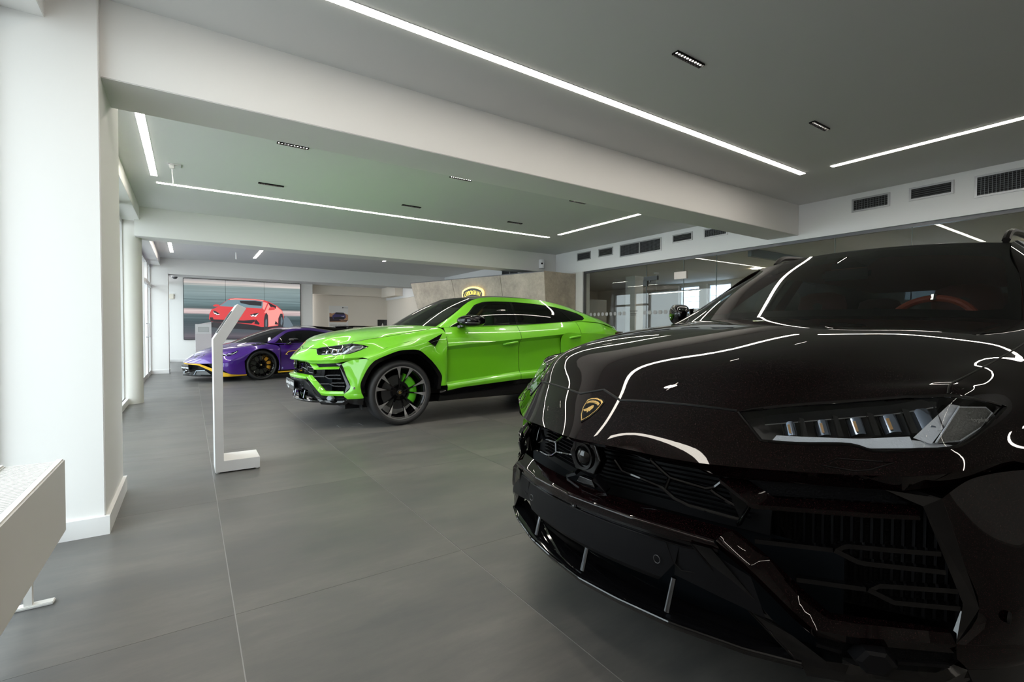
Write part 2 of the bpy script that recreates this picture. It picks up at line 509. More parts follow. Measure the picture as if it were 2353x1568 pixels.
# ---- recessed LED lines
LED = mat('led diffuser', (0.9, 0.9, 0.9), 0.4, emit=(1.0, 0.93, 0.83), estr=LED_POWER)
LEDFR = mat('white light trim', (0.75, 0.75, 0.75), 0.5)
def led_line(a, b, label, cat='ceiling light', wdt=0.062):
    (xa, ya), (xb, yb) = a, b
    t = thing('linear_ceiling_light', label, cat, ((xa + xb) / 2, (ya + yb) / 2, ZC), group='recessed LED lines in the showroom ceiling')
    dx, dy = abs(xb - xa) / 2, abs(yb - ya) / 2
    h = wdt / 2
    if dx > dy: dy = h
    else: dx = h
    MB().box((-dx, -dy, -0.005), (dx, dy, 0.01)).build('diffuser', LED, t, smooth=False)
    e = 0.004
    f = MB()
    f.box((-dx - e, -dy - e, -0.003), (dx + e, -dy, 0.004)).box((-dx - e, dy, -0.003), (dx + e, dy + e, 0.004))
    f.box((-dx - e, -dy, -0.003), (-dx, dy, 0.004)).box((dx, -dy, -0.003), (dx + e, dy, 0.004))
    f.build('trim_frame', LEDFR, t, smooth=False)
    return t
led_line((-0.15, 2.752), (5.86, 2.752), 'long bright LED line running across the nearest ceiling bay towards the right wall')
led_line((5.855, 2.45), (5.855, -3.6), 'LED line along the right edge of the nearest ceiling bay, cut by the frame')
led_line((-0.33, 2.40), (-0.33, -3.6), 'LED line above the window side of the nearest ceiling bay, outside the picture')
led_line((-0.15, -3.9), (5.86, -3.9), 'LED line closing the nearest ceiling bay behind the viewer')
led_line((-0.33, 4.95), (-0.33, 7.06), 'short LED line beside the white pillar in the middle ceiling bay')
led_line((-0.32, 7.37), (5.80, 7.37), 'long LED line across the middle ceiling bay above the green car')
led_line((5.80, 5.06), (5.80, 7.06), 'slanting LED line near the vents in the middle ceiling bay')
led_line((-0.32, 4.68), (5.80, 4.68), 'LED line of the middle bay hidden behind the near beam')
led_line((-0.33, 10.0), (-0.33, 13.8), 'LED line beside the window header in the far ceiling bay')
led_line((1.38, 10.2), (1.38, 13.75), 'short slanting LED line in the far bay above the purple car')
led_line((4.25, 10.4), (4.25, 12.4), 'small LED patch of the far bay just under the middle beam')

led_line((0.2, 17.6), (3.4, 17.6), 'LED line hidden behind the far beam in front of the video wall')  # unseen line, added to brighten the far end
led_line((4.4, 18.2), (6.8, 18.2), 'LED line hidden behind the far beam in front of the posters')  # unseen line, added for warm light on the recessed wall

# ---- black spot strips
SPL = mat('spot led', (1, 1, 1), 0.3, emit=(1.0, 0.92, 0.80), estr=60.0)
def spot_strip(x, y, label, rot=0.0):
    t = thing('spot_strip', label, 'spotlight', (x, y, ZC), rot, 'black recessed spot strips')
    MB().box((-0.14, -0.022, -0.001), (0.14, 0.022, 0.004)).box((-0.14, -0.024, -0.011), (0.14, -0.021, 0.004)).box((-0.14, 0.021, -0.011), (0.14, 0.024, 0.004)).box((-0.143, -0.024, -0.011), (-0.14, 0.024, 0.004)).box((0.14, -0.024, -0.011), (0.143, 0.024, 0.004)).build('housing', BLACKP, t, smooth=False)
    r = MB()
    for k in range(9): r.box((-0.1155 + k * 0.028 - 0.0015 + 0.0035, -0.021, -0.010), (-0.1155 + k * 0.028 + 0.0015 + 0.0035, 0.021, -0.001))
    stuff(r.build('baffle', BLACKP, t, smooth=False))
    d = MB()
    for k in range(10):
        cx = -0.126 + k * 0.028
        d.prism([(cx + 0.0065 * math.cos(a * math.pi / 4), 0.0065 * math.sin(a * math.pi / 4)) for a in range(8)], -0.003, -0.0012)
    stuff(d.build('led_array', SPL, t, smooth=False))
    ld = bpy.data.lights.new('spot', 'SPOT'); ld.energy = SPOT_W; ld.color = (1.0, 0.90, 0.76)
    ld.spot_size = math.radians(72); ld.spot_blend = 0.6; ld.shadow_soft_size = 0.05
    lo = bpy.data.objects.new('lamp', ld); COL.objects.link(lo); lo.parent = t; lo.location = (0, 0, -0.03)
    return t
spot_strip(2.77, 2.03, 'nearest black spot strip with glowing dots, upper right of the ceiling')
spot_strip(4.61, 2.03, 'dark spot strip in the nearest bay further towards the vents')
spot_strip(0.86, 2.03, 'black spot strip of the nearest bay above the picture edge')
for k, (x, y, lb) in enumerate([(0.86, 5.14, 'leftmost spot strip of the middle bay, just behind the near beam'), (2.70, 5.12, 'centre spot strip of the middle bay, nearer row'),
        (4.54, 5.11, 'right-hand spot strip of the middle bay, nearer row'), (0.86, 6.67, 'leftmost spot strip of the middle bay, row beside the long LED line'),
        (2.70, 6.66, 'centre spot strip of the middle bay, row beside the long LED line'), (4.54, 6.69, 'right-hand spot strip of the middle bay, row beside the long LED line')]):
    spot_strip(x, y, lb)
for x, y, lb in [(0.9, -1.2, 'spot strip behind the viewer near the windows'), (2.77, -1.2, 'spot strip behind the viewer over the black car'), (4.6, -1.2, 'spot strip behind the viewer near the glass wall')]:
    spot_strip(x, y, lb)

# ---- air vents in the bulkhead
DARKV = mat('vent interior', (0.012, 0.012, 0.013), 0.8)
VSL = mat('vent louvre', (0.16, 0.17, 0.18), 0.5, 0.5)
def vent(y0, y1, z0, z1, label, kind, split=False):
    t = thing('air_vent', label, 'air vent', (XW, (y0 + y1) / 2, (z0 + z1) / 2), group='air vents in the white bulkhead')
    w, h = abs(y1 - y0) / 2, (z1 - z0) / 2; e = 0.022
    f = MB()
    f.box((-0.012, -w, -h), (0.002, w, -h + e)).box((-0.012, -w, h - e), (0.002, w, h))
    f.box((-0.012, -w, -h + e), (0.002, -w + e, h - e)).box((-0.012, w - e, -h + e), (0.002, w, h - e))
    if split: f.box((-0.012, -0.012, -h + e), (0.002, 0.012, h - e))
    f.build('frame', ALU, t, smooth=False)
    MB().box((-0.001, -w + e, -h + e), (0.001, w - e, h - e)).build('backing', DARKV, t, smooth=False)
    s = MB(); n = max(4, int((2 * h - 2 * e) / 0.022))
    for k in range(n):
        z = -h + e + (k + 0.5) * (2 * h - 2 * e) / n
        s.add([(-0.008, -w + e, z + 0.003), (-0.008, w - e, z + 0.003), (-0.002, w - e, z - 0.004), (-0.002, -w + e, z - 0.004)], [(0, 1, 2, 3)])
    stuff(s.build('louvres', VSL, t, smooth=False))
    if kind == 'grid':
        g = MB(); n = int((2 * w - 2 * e) / 0.03)
        for k in range(1, n):
            y = -w + e + k * (2 * w - 2 * e) / n; g.box((-0.010, y - 0.0022, -h + e), (-0.004, y + 0.0022, h - e))
        stuff(g.build('grid_bars', VSL, t, smooth=False))
vent(2.38, 2.795, 2.69, 2.863, 'small grid air vent right of the near beam', 'grid')
vent(1.775, 2.187, 2.705, 2.863, 'louvred air vent between the two grid vents on the right', 'louvre')
vent(0.55, 1.60, 2.61, 2.853, 'large grid air vent at the right edge of the picture', 'grid')
vent(7.765, 8.205, 2.685, 2.862, 'furthest small air vent of the bulkhead row', 'louvre')
vent(7.105, 7.525, 2.69, 2.86, 'second small air vent from the far end of the bulkhead', 'louvre')
vent(5.88, 6.912, 2.612, 2.862, 'long double grid air vent in the middle of the bulkhead', 'grid', True)
vent(5.214, 5.632, 2.705, 2.856, 'louvred air vent right of the long double vent', 'louvre')
vent(4.56, 4.992, 2.69, 2.85, 'grid air vent partly hidden by the near beam', 'grid')
vent(10.55, 11.35, 2.60, 2.86, 'dark air vent above the stone reception block', 'louvre', True)

# ---- glass partition on the right
GLP = glass_mat('partition glass', (0.90, 0.93, 0.92))
PF = MB(); ysj = [8.02, 6.272, 5.432, 4.79, 3.01, 2.167, 0.6, -1.2, -3.0, -6.0]
PF.box((XW + 0.03, -6.0, 2.395), (XW + 0.09, 8.03, 2.437)).box((XW + 0.03, 8.0, 0.0), (XW + 0.09, 8.03, 2.40)).box((XW + 0.03, -6.0, 0.0), (XW + 0.09, 8.03, 0.05))
part = struct(PF.build('wall_glass', GREYMET, smooth=False))
for a, b in zip(ysj[:-1], ysj[1:]):
    MB().box((XW + 0.052, b + 0.003, 0.045), (XW + 0.064, a - 0.003, 2.40)).build('pane', GLP, part, smooth=False)
for y in ysj[1:-1]:
    MB().box((XW + 0.05, y - 0.004, 0.05), (XW + 0.066, y + 0.004, 2.40)).build('joint', mat('glass edge', (0.10, 0.13, 0.12), 0.3), part, smooth=False)
# closing corner fittings of the glass door
MB().box((XW + 0.035, 6.00, 2.085), (XW + 0.082, 6.33, 2.165), 0.004).box((XW + 0.035, 6.24, 1.985), (XW + 0.082, 6.34, 2.10), 0.004).box((XW + 0.03, 6.16, 2.05), (XW + 0.06, 6.19, 2.09)).build('patch_fitting', mat('fitting grey', (0.045, 0.05, 0.05), 0.4, 0.5), part)
MB().box((XW + 0.035, 5.36, 2.055), (XW + 0.082, 5.62, 2.185), 0.003).build('hinge_plate', mat('fitting alu', (0.45, 0.40, 0.36), 0.35, 0.6), part)
HEX = mat('frosted film', (0.42, 0.42, 0.41), 0.9)
def hexprism(y, z, r=0.042):
    return MB().prism([(y + r * (1.0 if abs(math.cos(a)) > 0.9 else 0.62) * math.copysign(1, math.cos(a)) if abs(math.cos(a)) > 0.1 else y, z + r * math.sin(a)) for a in [k * math.pi / 3 for k in range(6)]], XW + 0.0495, XW + 0.0515, 'x')
ys = [7.93 - 0.121 * k for k in range(10)]
for y in ys[1:10]: hexprism(y, 1.475).build('hexagon_film', HEX, part, smooth=False)
for k in range(26): hexprism(6.30 - 0.121 * k, 1.475).build('hexagon_film', HEX, part, smooth=False)
TXT = mat('dark lettering', (0.05, 0.05, 0.05), 0.6)
R_WALL = (math.pi / 2, 0, -math.pi / 2)
text('lettering', 'Servisní přijímač', 0.030, TXT, part, (XW + 0.049, 6.58, 1.515), R_WALL)
text('lettering', 'Service Advisor', 0.024, TXT, part, (XW + 0.049, 6.585, 1.465), R_WALL)
text('lettering', 'Lamborghini Praha', 0.020, TXT, part, (XW + 0.049, 6.59, 1.435), R_WALL)

# ---- offices behind the glass
OFFW = mat('office wall', (0.66, 0.62, 0.54), 0.8)
OFFC = mat('office ceiling', (0.62, 0.60, 0.55), 0.8)
box_struct('ceiling_office', (XW + 0.22, -6.0, 2.46), (13.0, 12.2, 2.60), OFFC)
box_struct('wall_office_end', (XW + 0.22, 12.0, 0.0), (13.0, 12.2, 2.47), OFFW)
wo = MB()
wins = [(8.75, 8.08), (7.85, 7.15), (3.6, 2.6)]
XO = 11.6
lasty = 12.0
for a, b in wins:
    wo.box((XO, a, 0.0), (XO + 0.2, lasty, 2.47)); wo.box((XO, b, 0.0), (XO + 0.2, a, 1.70)); wo.box((XO, b, 2.40), (XO + 0.2, a, 2.47)); lasty = b
wo.box((XO, -6.0, 0.0), (XO + 0.2, lasty, 2.47))
struct(wo.build('wall_office', OFFW, smooth=False))
GLO = glass_mat('office window glass', (0.75, 0.82, 0.92))
for k, (a, b) in enumerate(wins):
    nwin += 1
    f = MB(); e = 0.05
    f.box((XO + 0.06, b, 1.70), (XO + 0.12, a, 1.70 + e)).box((XO + 0.06, b, 2.40 - e), (XO + 0.12, a, 2.40)).box((XO + 0.06, b, 1.70), (XO + 0.12, b + e, 2.40)).box((XO + 0.06, a - e, 1.70), (XO + 0.12, a, 2.40))
    root = struct(f.build('window_%d' % nwin, TRIMW, smooth=False))
    MB().box((XO + 0.085, b + e, 1.70 + e), (XO + 0.095, a - e, 2.40 - e)).build('pane', GLO, root, smooth=False)
    for z in (1.95, 2.08): MB().box((XO + 0.2, b, z), (XO + 0.21, a, z + 0.012)).build('cable_line', GREYMET, root, smooth=False)
# partition between two offices with dark frame, and a white post
pw = MB()
pw.box((XW + 0.25, 4.30, 2.33), (XO, 4.36, 2.46)).box((9.35, 4.30, 0.0), (9.45, 4.36, 2.46))
struct(pw.build('trim_9', GREYMET, smooth=False))
box_struct('wall_office_post', (9.45, 4.28, 0.0), (9.75, 4.40, 2.46), WALL)
pw = MB().box((XW + 0.25, -0.2, 2.33), (XO, -0.14, 2.46)); struct(pw.build('trim_10', GREYMET, smooth=False))
box_struct('wall_office_column', (9.0, 8.05, 0.0), (9.3, 8.35, 2.46), WALL)
box_struct('wall_office_divider', (8.6, 9.4, 0.0), (9.4, 9.5, 1.95), OFFW)
PEND = mat('pendant diffuser', (0.9, 0.9, 0.9), 0.4, emit=(1.0, 0.90, 0.70), estr=7.0)
def pendant(x, y, ln, label, z=1.98):
    t = thing('pendant_lamp', label, 'pendant lamp', (x, y, z), group='linear pendant lamps in the offices')
    MB().box((-0.03, -ln / 2, 0.0), (0.03, ln / 2, 0.03), 0.004).build('housing', GREYMET, t)
    MB().box((-0.026, -ln / 2 + 0.02, -0.006), (0.026, ln / 2 - 0.02, 0.0)).build('diffuser', PEND, t, smooth=False)
    MB().tube([(0, ln * 0.35, 0.03), (0, ln * 0.35, 2.46 - z)], 0.003, 6).build('cable', TRIMW, t)
    MB().lathe([(-0.03, 0.0), (-0.03, 0.06), (0.0, 0.06)], 16, 'z', (0, ln * 0.35, 2.46 - z)).build('rose', TRIMW, t)
pendant(8.9, 6.85, 1.35, 'slim pendant lamp glowing behind the glass door')
pendant(9.6, 2.6, 1.4, 'pendant lamp in the second office behind the black car roof')
for x, y, lb in ((10.0, 5.6, 'wall washer lamp in the far office ceiling'), (10.0, 1.5, 'ceiling lamp of the right-hand office')):
    t = thing('office_downlight', lb, 'ceiling light', (x, y, 2.46), group='office downlights')
    MB().lathe([(-0.01, 0.0), (-0.01, 0.09), (0.0, 0.10)], 20, 'z').build('diffuser', mat('office led', (1, 1, 1), 0.4, emit=(1, 0.82, 0.56), estr=130.0), t)
# office table and chairs showing low behind the glass
t = thing('office_desk', 'pale office desk seen low through the glass door', 'desk', (9.4, 6.2, 0))
MB().box((-0.5, -0.9, 0.72), (0.5, 0.9, 0.75), 0.004).build('top', mat('desk top', (0.5, 0.42, 0.33), 0.5), t)
for sx in (-0.45, 0.42):
    for sy in (-0.85, 0.82): MB().box((sx, sy, 0), (sx + 0.04, sy + 0.04, 0.72)).build('leg', GREYMET, t, smooth=False)

# ---- radiator by the pillar
RADW = mat('radiator enamel', (0.70, 0.68, 0.65), 0.45)
rad = thing('radiator', 'low white panel radiator standing in front of the window at the lower left', 'radiator', (-0.45, 0, 0))
y0r, y1r = -0.4, 2.775
MB().box((-0.03, y0r, 0.25), (0.0, y1r, 0.565), 0.006).build('front_panel', RADW, rad)
MB().box((-0.20, y0r, 0.25), (-0.18, y1r, 0.565), 0.006).build('rear_panel', RADW, rad)
MB().box((-0.175, y0r + 0.02, 0.27), (-0.04, y1r - 0.02, 0.545)).build('fin_core', mat('radiator grille', (0.62, 0.64, 0.67), 0.5), rad, smooth=False)
g = MB()
for k in range(150):
    y = y0r + 0.03 + k * 0.021; g.box((-0.178, y, 0.553), (-0.035, y + 0.010, 0.556))
stuff(g.build('top_grille', RADW, rad, smooth=False))
for y in (2.66, 0.6):
    MB().box((-0.16, y - 0.02, 0.0), (-0.02, y + 0.02, 0.012), 0.003).box((-0.11, y - 0.012, 0.0), (-0.085, y + 0.012, 0.27)).build('foot', RADW, rad)

# ---- near white display stand
def stand_near():
    t = thing('display_stand', 'white bent display stand with slanted head in front of the purple car', 'display stand', (0.154, 4.34, 0))
    prof = [(0.0, 0.008), (0.309, 0.008), (0.309, 0.095), (0.058, 0.095), (0.058, 1.005), (0.222, 1.290), (0.160, 1.322), (-0.006, 1.045)]
    MB().prism(prof, 0.0, 0.275, 'y').build('body', WHITE, t, bevel=0.003)
    # screen let into the sloping face
    d = Vector((0.166, 0, 0.277)).normalized(); n = Vector((-d.z, 0, d.x))
    a = Vector((-0.006, 0, 1.045)) + d * 0.055
    P = [a + Vector((0, 0.02, 0)), a + Vector((0, 0.255, 0)), a + d * 0.20 + Vector((0, 0.255, 0)), a + d * 0.20 + Vector((0, 0.02, 0))]
    MB().plate([p + n * 0.004 for p in P], 0.006, -n).build('screen', mat('tablet glass', (0.01, 0.01, 0.012), 0.1), t)
    for x in (0.02, 0.29):
        for y in (0.02, 0.255): MB().lathe([(0.0, 0.0), (0.0, 0.012), (0.010, 0.012)], 12, 'z', (x, y, 0)).build('foot', TRIMW, t)
stand_near()
t = thing('display_stand', 'pale pedestal with a slanted info plate standing behind the purple nose', 'display stand', (0.13, 16.0, 0))
MB().prism([(0.0, 0.0), (0.38, 0.0), (0.38, 1.335), (0.0, 1.255)], 0.0, 0.10, 'y').build('body', mat('pedestal lacquer', (0.74, 0.70, 0.72), 0.4), t, bevel=0.003)
MB().box((0.0, -0.004, 1.0), (0.38, 0.0, 1.27)).build('head_panel', WHITE, t, smooth=False)
MB().box((0.065, -0.010, 1.05), (0.315, -0.004, 1.19)).build('info_plate', mat('info plate', (0.45, 0.46, 0.46), 0.4), t, smooth=False)
MB().box((0.075, -0.012, 1.06), (0.305, -0.010, 1.18)).build('info_sheet', mat('info sheet', (0.60, 0.62, 0.62), 0.5), t, smooth=False)

# ---- ceiling junction box with cable, camera, small sensors
t = thing('junction_box', 'small white ceiling box with a hanging cable beside the short LED line', 'junction box', (-0.12, 6.5, ZC))
MB().box((-0.06, -0.06, -0.012), (0.06, 0.06, 0.0), 0.002).build('plate', TRIMW, t)
MB().box((-0.045, -0.06, -0.055), (0.0, -0.01, -0.012), 0.004).build('socket', TRIMW, t)
MB().tube([(-0.02, -0.03, -0.05), (-0.018, -0.028, -0.12), (-0.012, -0.02, -0.20), (-0.02, -0.03, -0.24)], 0.007).build('cable', WHITE, t)
t = thing('security_camera', 'small white cylinder camera hanging on the middle beam', 'camera', (6.80, 8.90, 2.56))
MB().lathe([(0.0, 0.0), (0.0, 0.062), (0.02, 0.068), (0.19, 0.068), (0.205, 0.058), (0.205, 0.0)], 24, 'z').build('body', WHITE, t)
MB().prism([(-0.055, 0.09), (-0.025, 0.09), (-0.025, 0.125), (-0.055, 0.125)], -0.075, -0.05, 'y').build('lens', BLACKP, t, smooth=False)
t = thing('dome_camera', 'tiny dark camera under the soffit above the video wall corner', 'camera', (-0.40, 19.8, 2.90))
MB().lathe([(0.0, 0.08), (-0.03, 0.08), (-0.07, 0.05), (-0.085, 0.0)], 20, 'z').build('dome', GREYMET, t)
MB().lathe([(0.03, 0.0), (0.03, 0.10), (0.0, 0.09)], 20, 'z').build('base', TRIMW, t)
t = thing('wall_sensor', 'small cream wall sensor left of the video wall', 'sensor', (-0.50, 20.2, 2.25))
MB().box((-0.07, -0.05, -0.09), (0.07, 0.0, 0.09), 0.02).build('cover', mat('cream plastic', (0.75, 0.70, 0.60), 0.5), t)
t = thing('ceiling_rod', 'short white rod hanging from the far bay ceiling', 'rod', (0.92, 13.0, ZC))
MB().tube([(0, 0, 0), (0, 0, -0.16)], 0.014, 10).build('rod', WHITE, t)

# ---- video wall
SCR = bpy.data.materials.new('video picture'); SCR.use_nodes = True; MATS['video picture'] = SCR
def video_mat(m):
    N, L, b = nodes(m)
    co = texco(m, 'Object')
    sp = N.new('ShaderNodeSeparateXYZ'); L.new(co, sp.inputs[0])
    v = N.new('ShaderNodeMath'); v.operation = 'MULTIPLY_ADD'; v.inputs[1].default_value = 1 / 2.11; v.inputs[2].default_value = 0.5
    L.new(sp.outputs['Z'], v.inputs[0])
    st = noise(m, co, 3.0, 5, 0.6, (0.12, 1, 9.0))
    a = N.new('ShaderNodeMath'); a.operation = 'MULTIPLY_ADD'; a.inputs[1].default_value = 0.07; L.new(st, a.inputs[0])
    sub = N.new('ShaderNodeMath'); sub.operation = 'SUBTRACT'; sub.inputs[1].default_value = 0.035; L.new(v.outputs[0], sub.inputs[0])
    L.new(sub.outputs[0], a.inputs[2])
    c = ramp(m, a.outputs[0], [(0.0, (0.055, 0.052, 0.066)), (0.05, (0.12, 0.105, 0.125)), (0.12, (0.075, 0.085, 0.10)), (0.30, (0.045, 0.07, 0.08)), (0.41, (0.09, 0.13, 0.14)),
        (0.44, (0.55, 0.42, 0.42)), (0.49, (0.58, 0.48, 0.47)), (0.52, (0.06, 0.09, 0.095)), (0.60, (0.12, 0.18, 0.19)), (0.75, (0.20, 0.27, 0.28)), (0.90, (0.20, 0.26, 0.26)), (0.94, (0.55, 0.50, 0.47)), (1.0, (0.30, 0.30, 0.30))])
    mu = N.new('ShaderNodeMix'); mu.data_type = 'RGBA'; mu.blend_type = 'MULTIPLY'; mu.inputs['Factor'].default_value = 0.5
    L.new(c, mu.inputs['A']); L.new(ramp(m, st, [(0.3, (0.55, 0.55, 0.55)), (0.7, (1.3, 1.3, 1.3))]), mu.inputs['B'])
    L.new(mu.outputs['Result'], b.inputs['Emission Color']); b.inputs['Emission Strength'].default_value = 1.0
    b.inputs['Base Color'].default_value = (0.01, 0.01, 0.01, 1); b.inputs['Roughness'].default_value = 0.25
video_mat(SCR)
vx0, vx1, vz0, vz1 = -0.165, 3.585, 0.775, 2.895
vw = thing('video_wall', 'large video wall showing a red sports car on a race track', 'video wall', ((vx0 + vx1) / 2, 20.2, (vz0 + vz1) / 2))
W_, H_ = vx1 - vx0, vz1 - vz0
MB().box((-W_ / 2 - 0.012, -0.05, -H_ / 2 - 0.012), (W_ / 2 + 0.012, 0.0, H_ / 2 + 0.012)).build('frame', BLACKP, vw, smooth=False)
for i in range(3):
    for j in range(3):
        a0, a1 = -W_ / 2 + W_ * i / 3, -W_ / 2 + W_ * (i + 1) / 3; b0, b1 = -H_ / 2 + H_ * j / 3, -H_ / 2 + H_ * (j + 1) / 3
        MB().box((a0 + 0.004, -0.056, b0 + 0.003), (a1 - 0.004, -0.05, b1 - 0.003)).build('screen_panel', SCR, vw, smooth=False)
# the red car printed in light, drawn from the photograph in screen coordinates (0..1, 0..1 from top-left)
def em(name, c, s=1.0): return mat(name, (0.01, 0.01, 0.01), 0.4, emit=c, estr=s)
RED, REDL, REDD, DK, SKYB, WH, TY, SMK = em('scr red', (0.62, 0.055, 0.06)), em('scr light red', (0.95, 0.30, 0.27)), em('scr deep red', (0.30, 0.02, 0.03)), em('scr dark', (0.022, 0.02, 0.025)), em('scr glass', (0.16, 0.25, 0.29)), em('scr lamp', (0.95, 0.95, 1.0)), em('scr tyre', (0.03, 0.03, 0.035)), em('scr smoke', (0.13, 0.17, 0.20))
def sp_(px, py):
    u = (px - 462) / (1655 - 462); top = 490 + (550 - 490) * u; bot = 1120 + (1060 - 1120) * u
    v = (py - top) / (bot - top) if bot > top else 0.5
    return (-W_ / 2 + W_ * u, H_ / 2 - H_ * v)
def pic(pts, m, lay):
    y = -0.0565 - 0.0006 * lay
    P = [sp_(*p) for p in pts]
    MB().prism(P, y, y - 0.0005, 'y').build('picture_shape', m, vw, smooth=False)
pic([(1450, 900), (1490, 850), (1530, 880), (1580, 950), (1530, 975), (1460, 970)], SMK, 0)
pic([(700, 985), (1290, 1000), (1480, 960), (1460, 930), (720, 940)], DK, 0)
pic([(735, 930), (735, 985), (790, 992), (805, 975), (805, 920)], TY, 1)
pic([(1350, 900), (1350, 965), (1440, 975), (1465, 930), (1465, 830), (1430, 820)], TY, 1)
pic([(697, 900), (702, 850), (722, 805), (760, 790), (800, 765), (870, 712), (900, 693), (960, 687), (1150, 692), (1260, 704), (1310, 720), (1400, 760), (1450, 800), (1468, 850), (1462, 900), (1440, 930), (1420, 945), (1300, 962), (1220, 965), (1150, 950), (1000, 935), (720, 930)], RED, 2)
pic([(1255, 830), (1300, 740), (1390, 765), (1450, 805), (1462, 850), (1430, 830), (1405, 880), (1400, 940), (1300, 958), (1296, 850), (1280, 825)], REDL, 3)
pic([(900, 697), (960, 690), (1150, 695), (1255, 706), (1240, 712), (1150, 702), (960, 700), (905, 706)], REDL, 3)
pic([(800, 770), (880, 708), (960, 702), (1160, 706), (1242, 716), (1240, 760), (1228, 784), (1100, 780), (950, 774)], SKYB, 4)
pic([(1000, 712), (1160, 712), (1230, 722), (1226, 760), (1100, 752), (1010, 735)], DK, 5)
pic([(1295, 722), (1385, 762), (1380, 785), (1320, 765)], DK, 4)
pic([(1245, 720), (1290, 730), (1255, 800), (1238, 784)], REDL, 4)
pic([(738, 762), (760, 752), (796, 755), (796, 770), (760, 776), (740, 772)], RED, 5)
pic([(1300, 800), (1310, 775), (1345, 765), (1372, 775), (1368, 795), (1320, 800)], RED, 5)
pic([(735, 815), (760, 820), (800, 845), (798, 862), (765, 860), (742, 842)], DK, 5)
pic([(740, 820), (752, 842), (764, 838), (774, 852), (800, 848), (796, 858), (768, 858), (760, 848), (746, 848)], WH, 6)
pic([(1100, 850), (1150, 835), (1200, 828), (1180, 855), (1130, 868)], DK, 5)
pic([(1102, 850), (1120, 860), (1135, 846), (1152, 858), (1195, 832), (1165, 868), (1145, 862), (1122, 866)], WH, 6)
pic([(705, 885), (735, 885), (740, 905), (880, 905), (1040, 908), (1150, 895), (1160, 910), (1120, 935), (1000, 932), (740, 930), (712, 925)], DK, 5)
pic([(1165, 890), (1205, 930), (1200, 945), (1150, 935)], DK, 5)
pic([(1250, 990), (1252, 890), (1262, 845), (1280, 825), (1296, 850), (1298, 940), (1285, 990)], TY, 5)
pic([(1366, 935), (1378, 900), (1402, 925), (1400, 937)], DK, 5)
pic([(1405, 950), (1410, 870), (1430, 830), (1455, 830), (1465, 900), (1445, 965)], TY, 5)
pic([(1432, 930), (1436, 870), (1448, 860), (1456, 900), (1446, 945)], SMK, 6)
pic([(1266, 960), (1268, 900), (1276, 880), (1284, 900), (1282, 960)], SMK, 6)

# ---- posters on the recessed wall
t = thing('wall_poster', 'white poster with a blue car on sand above the purple wing', 'poster', (5.22, 20.9, 1.62))
PW_, PH_ = 0.78, 1.02
MB().box((-PW_ / 2, -0.03, -PH_ / 2), (PW_ / 2, 0.0, PH_ / 2)).build('board', mat('poster white', (0.72, 0.71, 0.69), 0.6), t, smooth=False)
def pp(px, py): return (-PW_ / 2 + PW_ * (px - 483) / (830 - 483), PH_ / 2 - PH_ * (py - 975) / 455.0)
def pshape(pts, m, k): MB().prism([pp(*p) for p in pts], -0.0305 - 0.001 * k, -0.031 - 0.001 * k, 'y').build('print', m, t, smooth=False)
pshape([(488, 1110), (540, 1120), (600, 1100), (760, 1110), (828, 1140), (828, 1240), (790, 1278), (490, 1278)], mat('sand print', (0.48, 0.27, 0.15), 0.7), 0)
pshape([(488, 1180), (560, 1180), (700, 1250), (828, 1240), (800, 1262), (490, 1268)], mat('dark sand print', (0.05, 0.03, 0.03), 0.7), 1)
pshape([(540, 1160), (575, 1130), (605, 1095), (745, 1098), (780, 1140), (785, 1190), (750, 1230), (560, 1230), (545, 1200)], mat('blue print', (0.055, 0.045, 0.16), 0.5), 2)
pshape([(590, 1130), (612, 1100), (740, 1102), (760, 1136)], mat('dark print', (0.02, 0.02, 0.025), 0.5), 3)
pshape([(560, 1190), (690, 1180), (770, 1195), (740, 1226), (570, 1226)], mat('dark print', (0.02, 0.02, 0.025), 0.5), 3)
pshape([(690, 1168), (740, 1160), (765, 1155), (745, 1180)], mat('pale print', (0.5, 0.5, 0.6), 0.5), 4)
pshape([(720, 996), (742, 996), (740, 1012), (731, 1020), (722, 1012)], mat('dark print', (0.02, 0.02, 0.025), 0.5), 3)
text('lettering', 'LAMBORGHINI', 0.035, TXT, t, (0.26, -0.033, 0.435), (math.pi / 2, 0, 0))
text('lettering', 'SELEZIONE LAMBORGHINI', 0.055, mat('olive lettering', (0.10, 0.09, 0.04), 0.6), t, (-0.02, -0.033, -0.30), (math.pi / 2, 0, 0))
text('lettering', 'CERTIFIED PRE-OWNED', 0.040, mat('dark print', (0.02, 0.02, 0.025), 0.5), t, (-0.02, -0.033, -0.37), (math.pi / 2, 0, 0))
t = thing('wall_poster', 'black poster with a white peak beside the green windscreen', 'poster', (7.10, 20.9, 1.22))
MB().box((-0.21, -0.03, -0.36), (0.21, 0.0, 0.36)).build('board', mat('poster black', (0.012, 0.012, 0.014), 0.4), t, smooth=False)
MB().prism([(-0.08, -0.02), (0.0, 0.22), (0.09, -0.02)], -0.0305, -0.032, 'y').build('print', mat('poster white', (0.72, 0.71, 0.69), 0.6), t, smooth=False)
MB().prism([(0.03, 0.10), (0.10, 0.35), (0.20, 0.35), (0.20, 0.06)], -0.0305, -0.031, 'y').build('print', mat('poster grey', (0.05, 0.05, 0.055), 0.4), t, smooth=False)

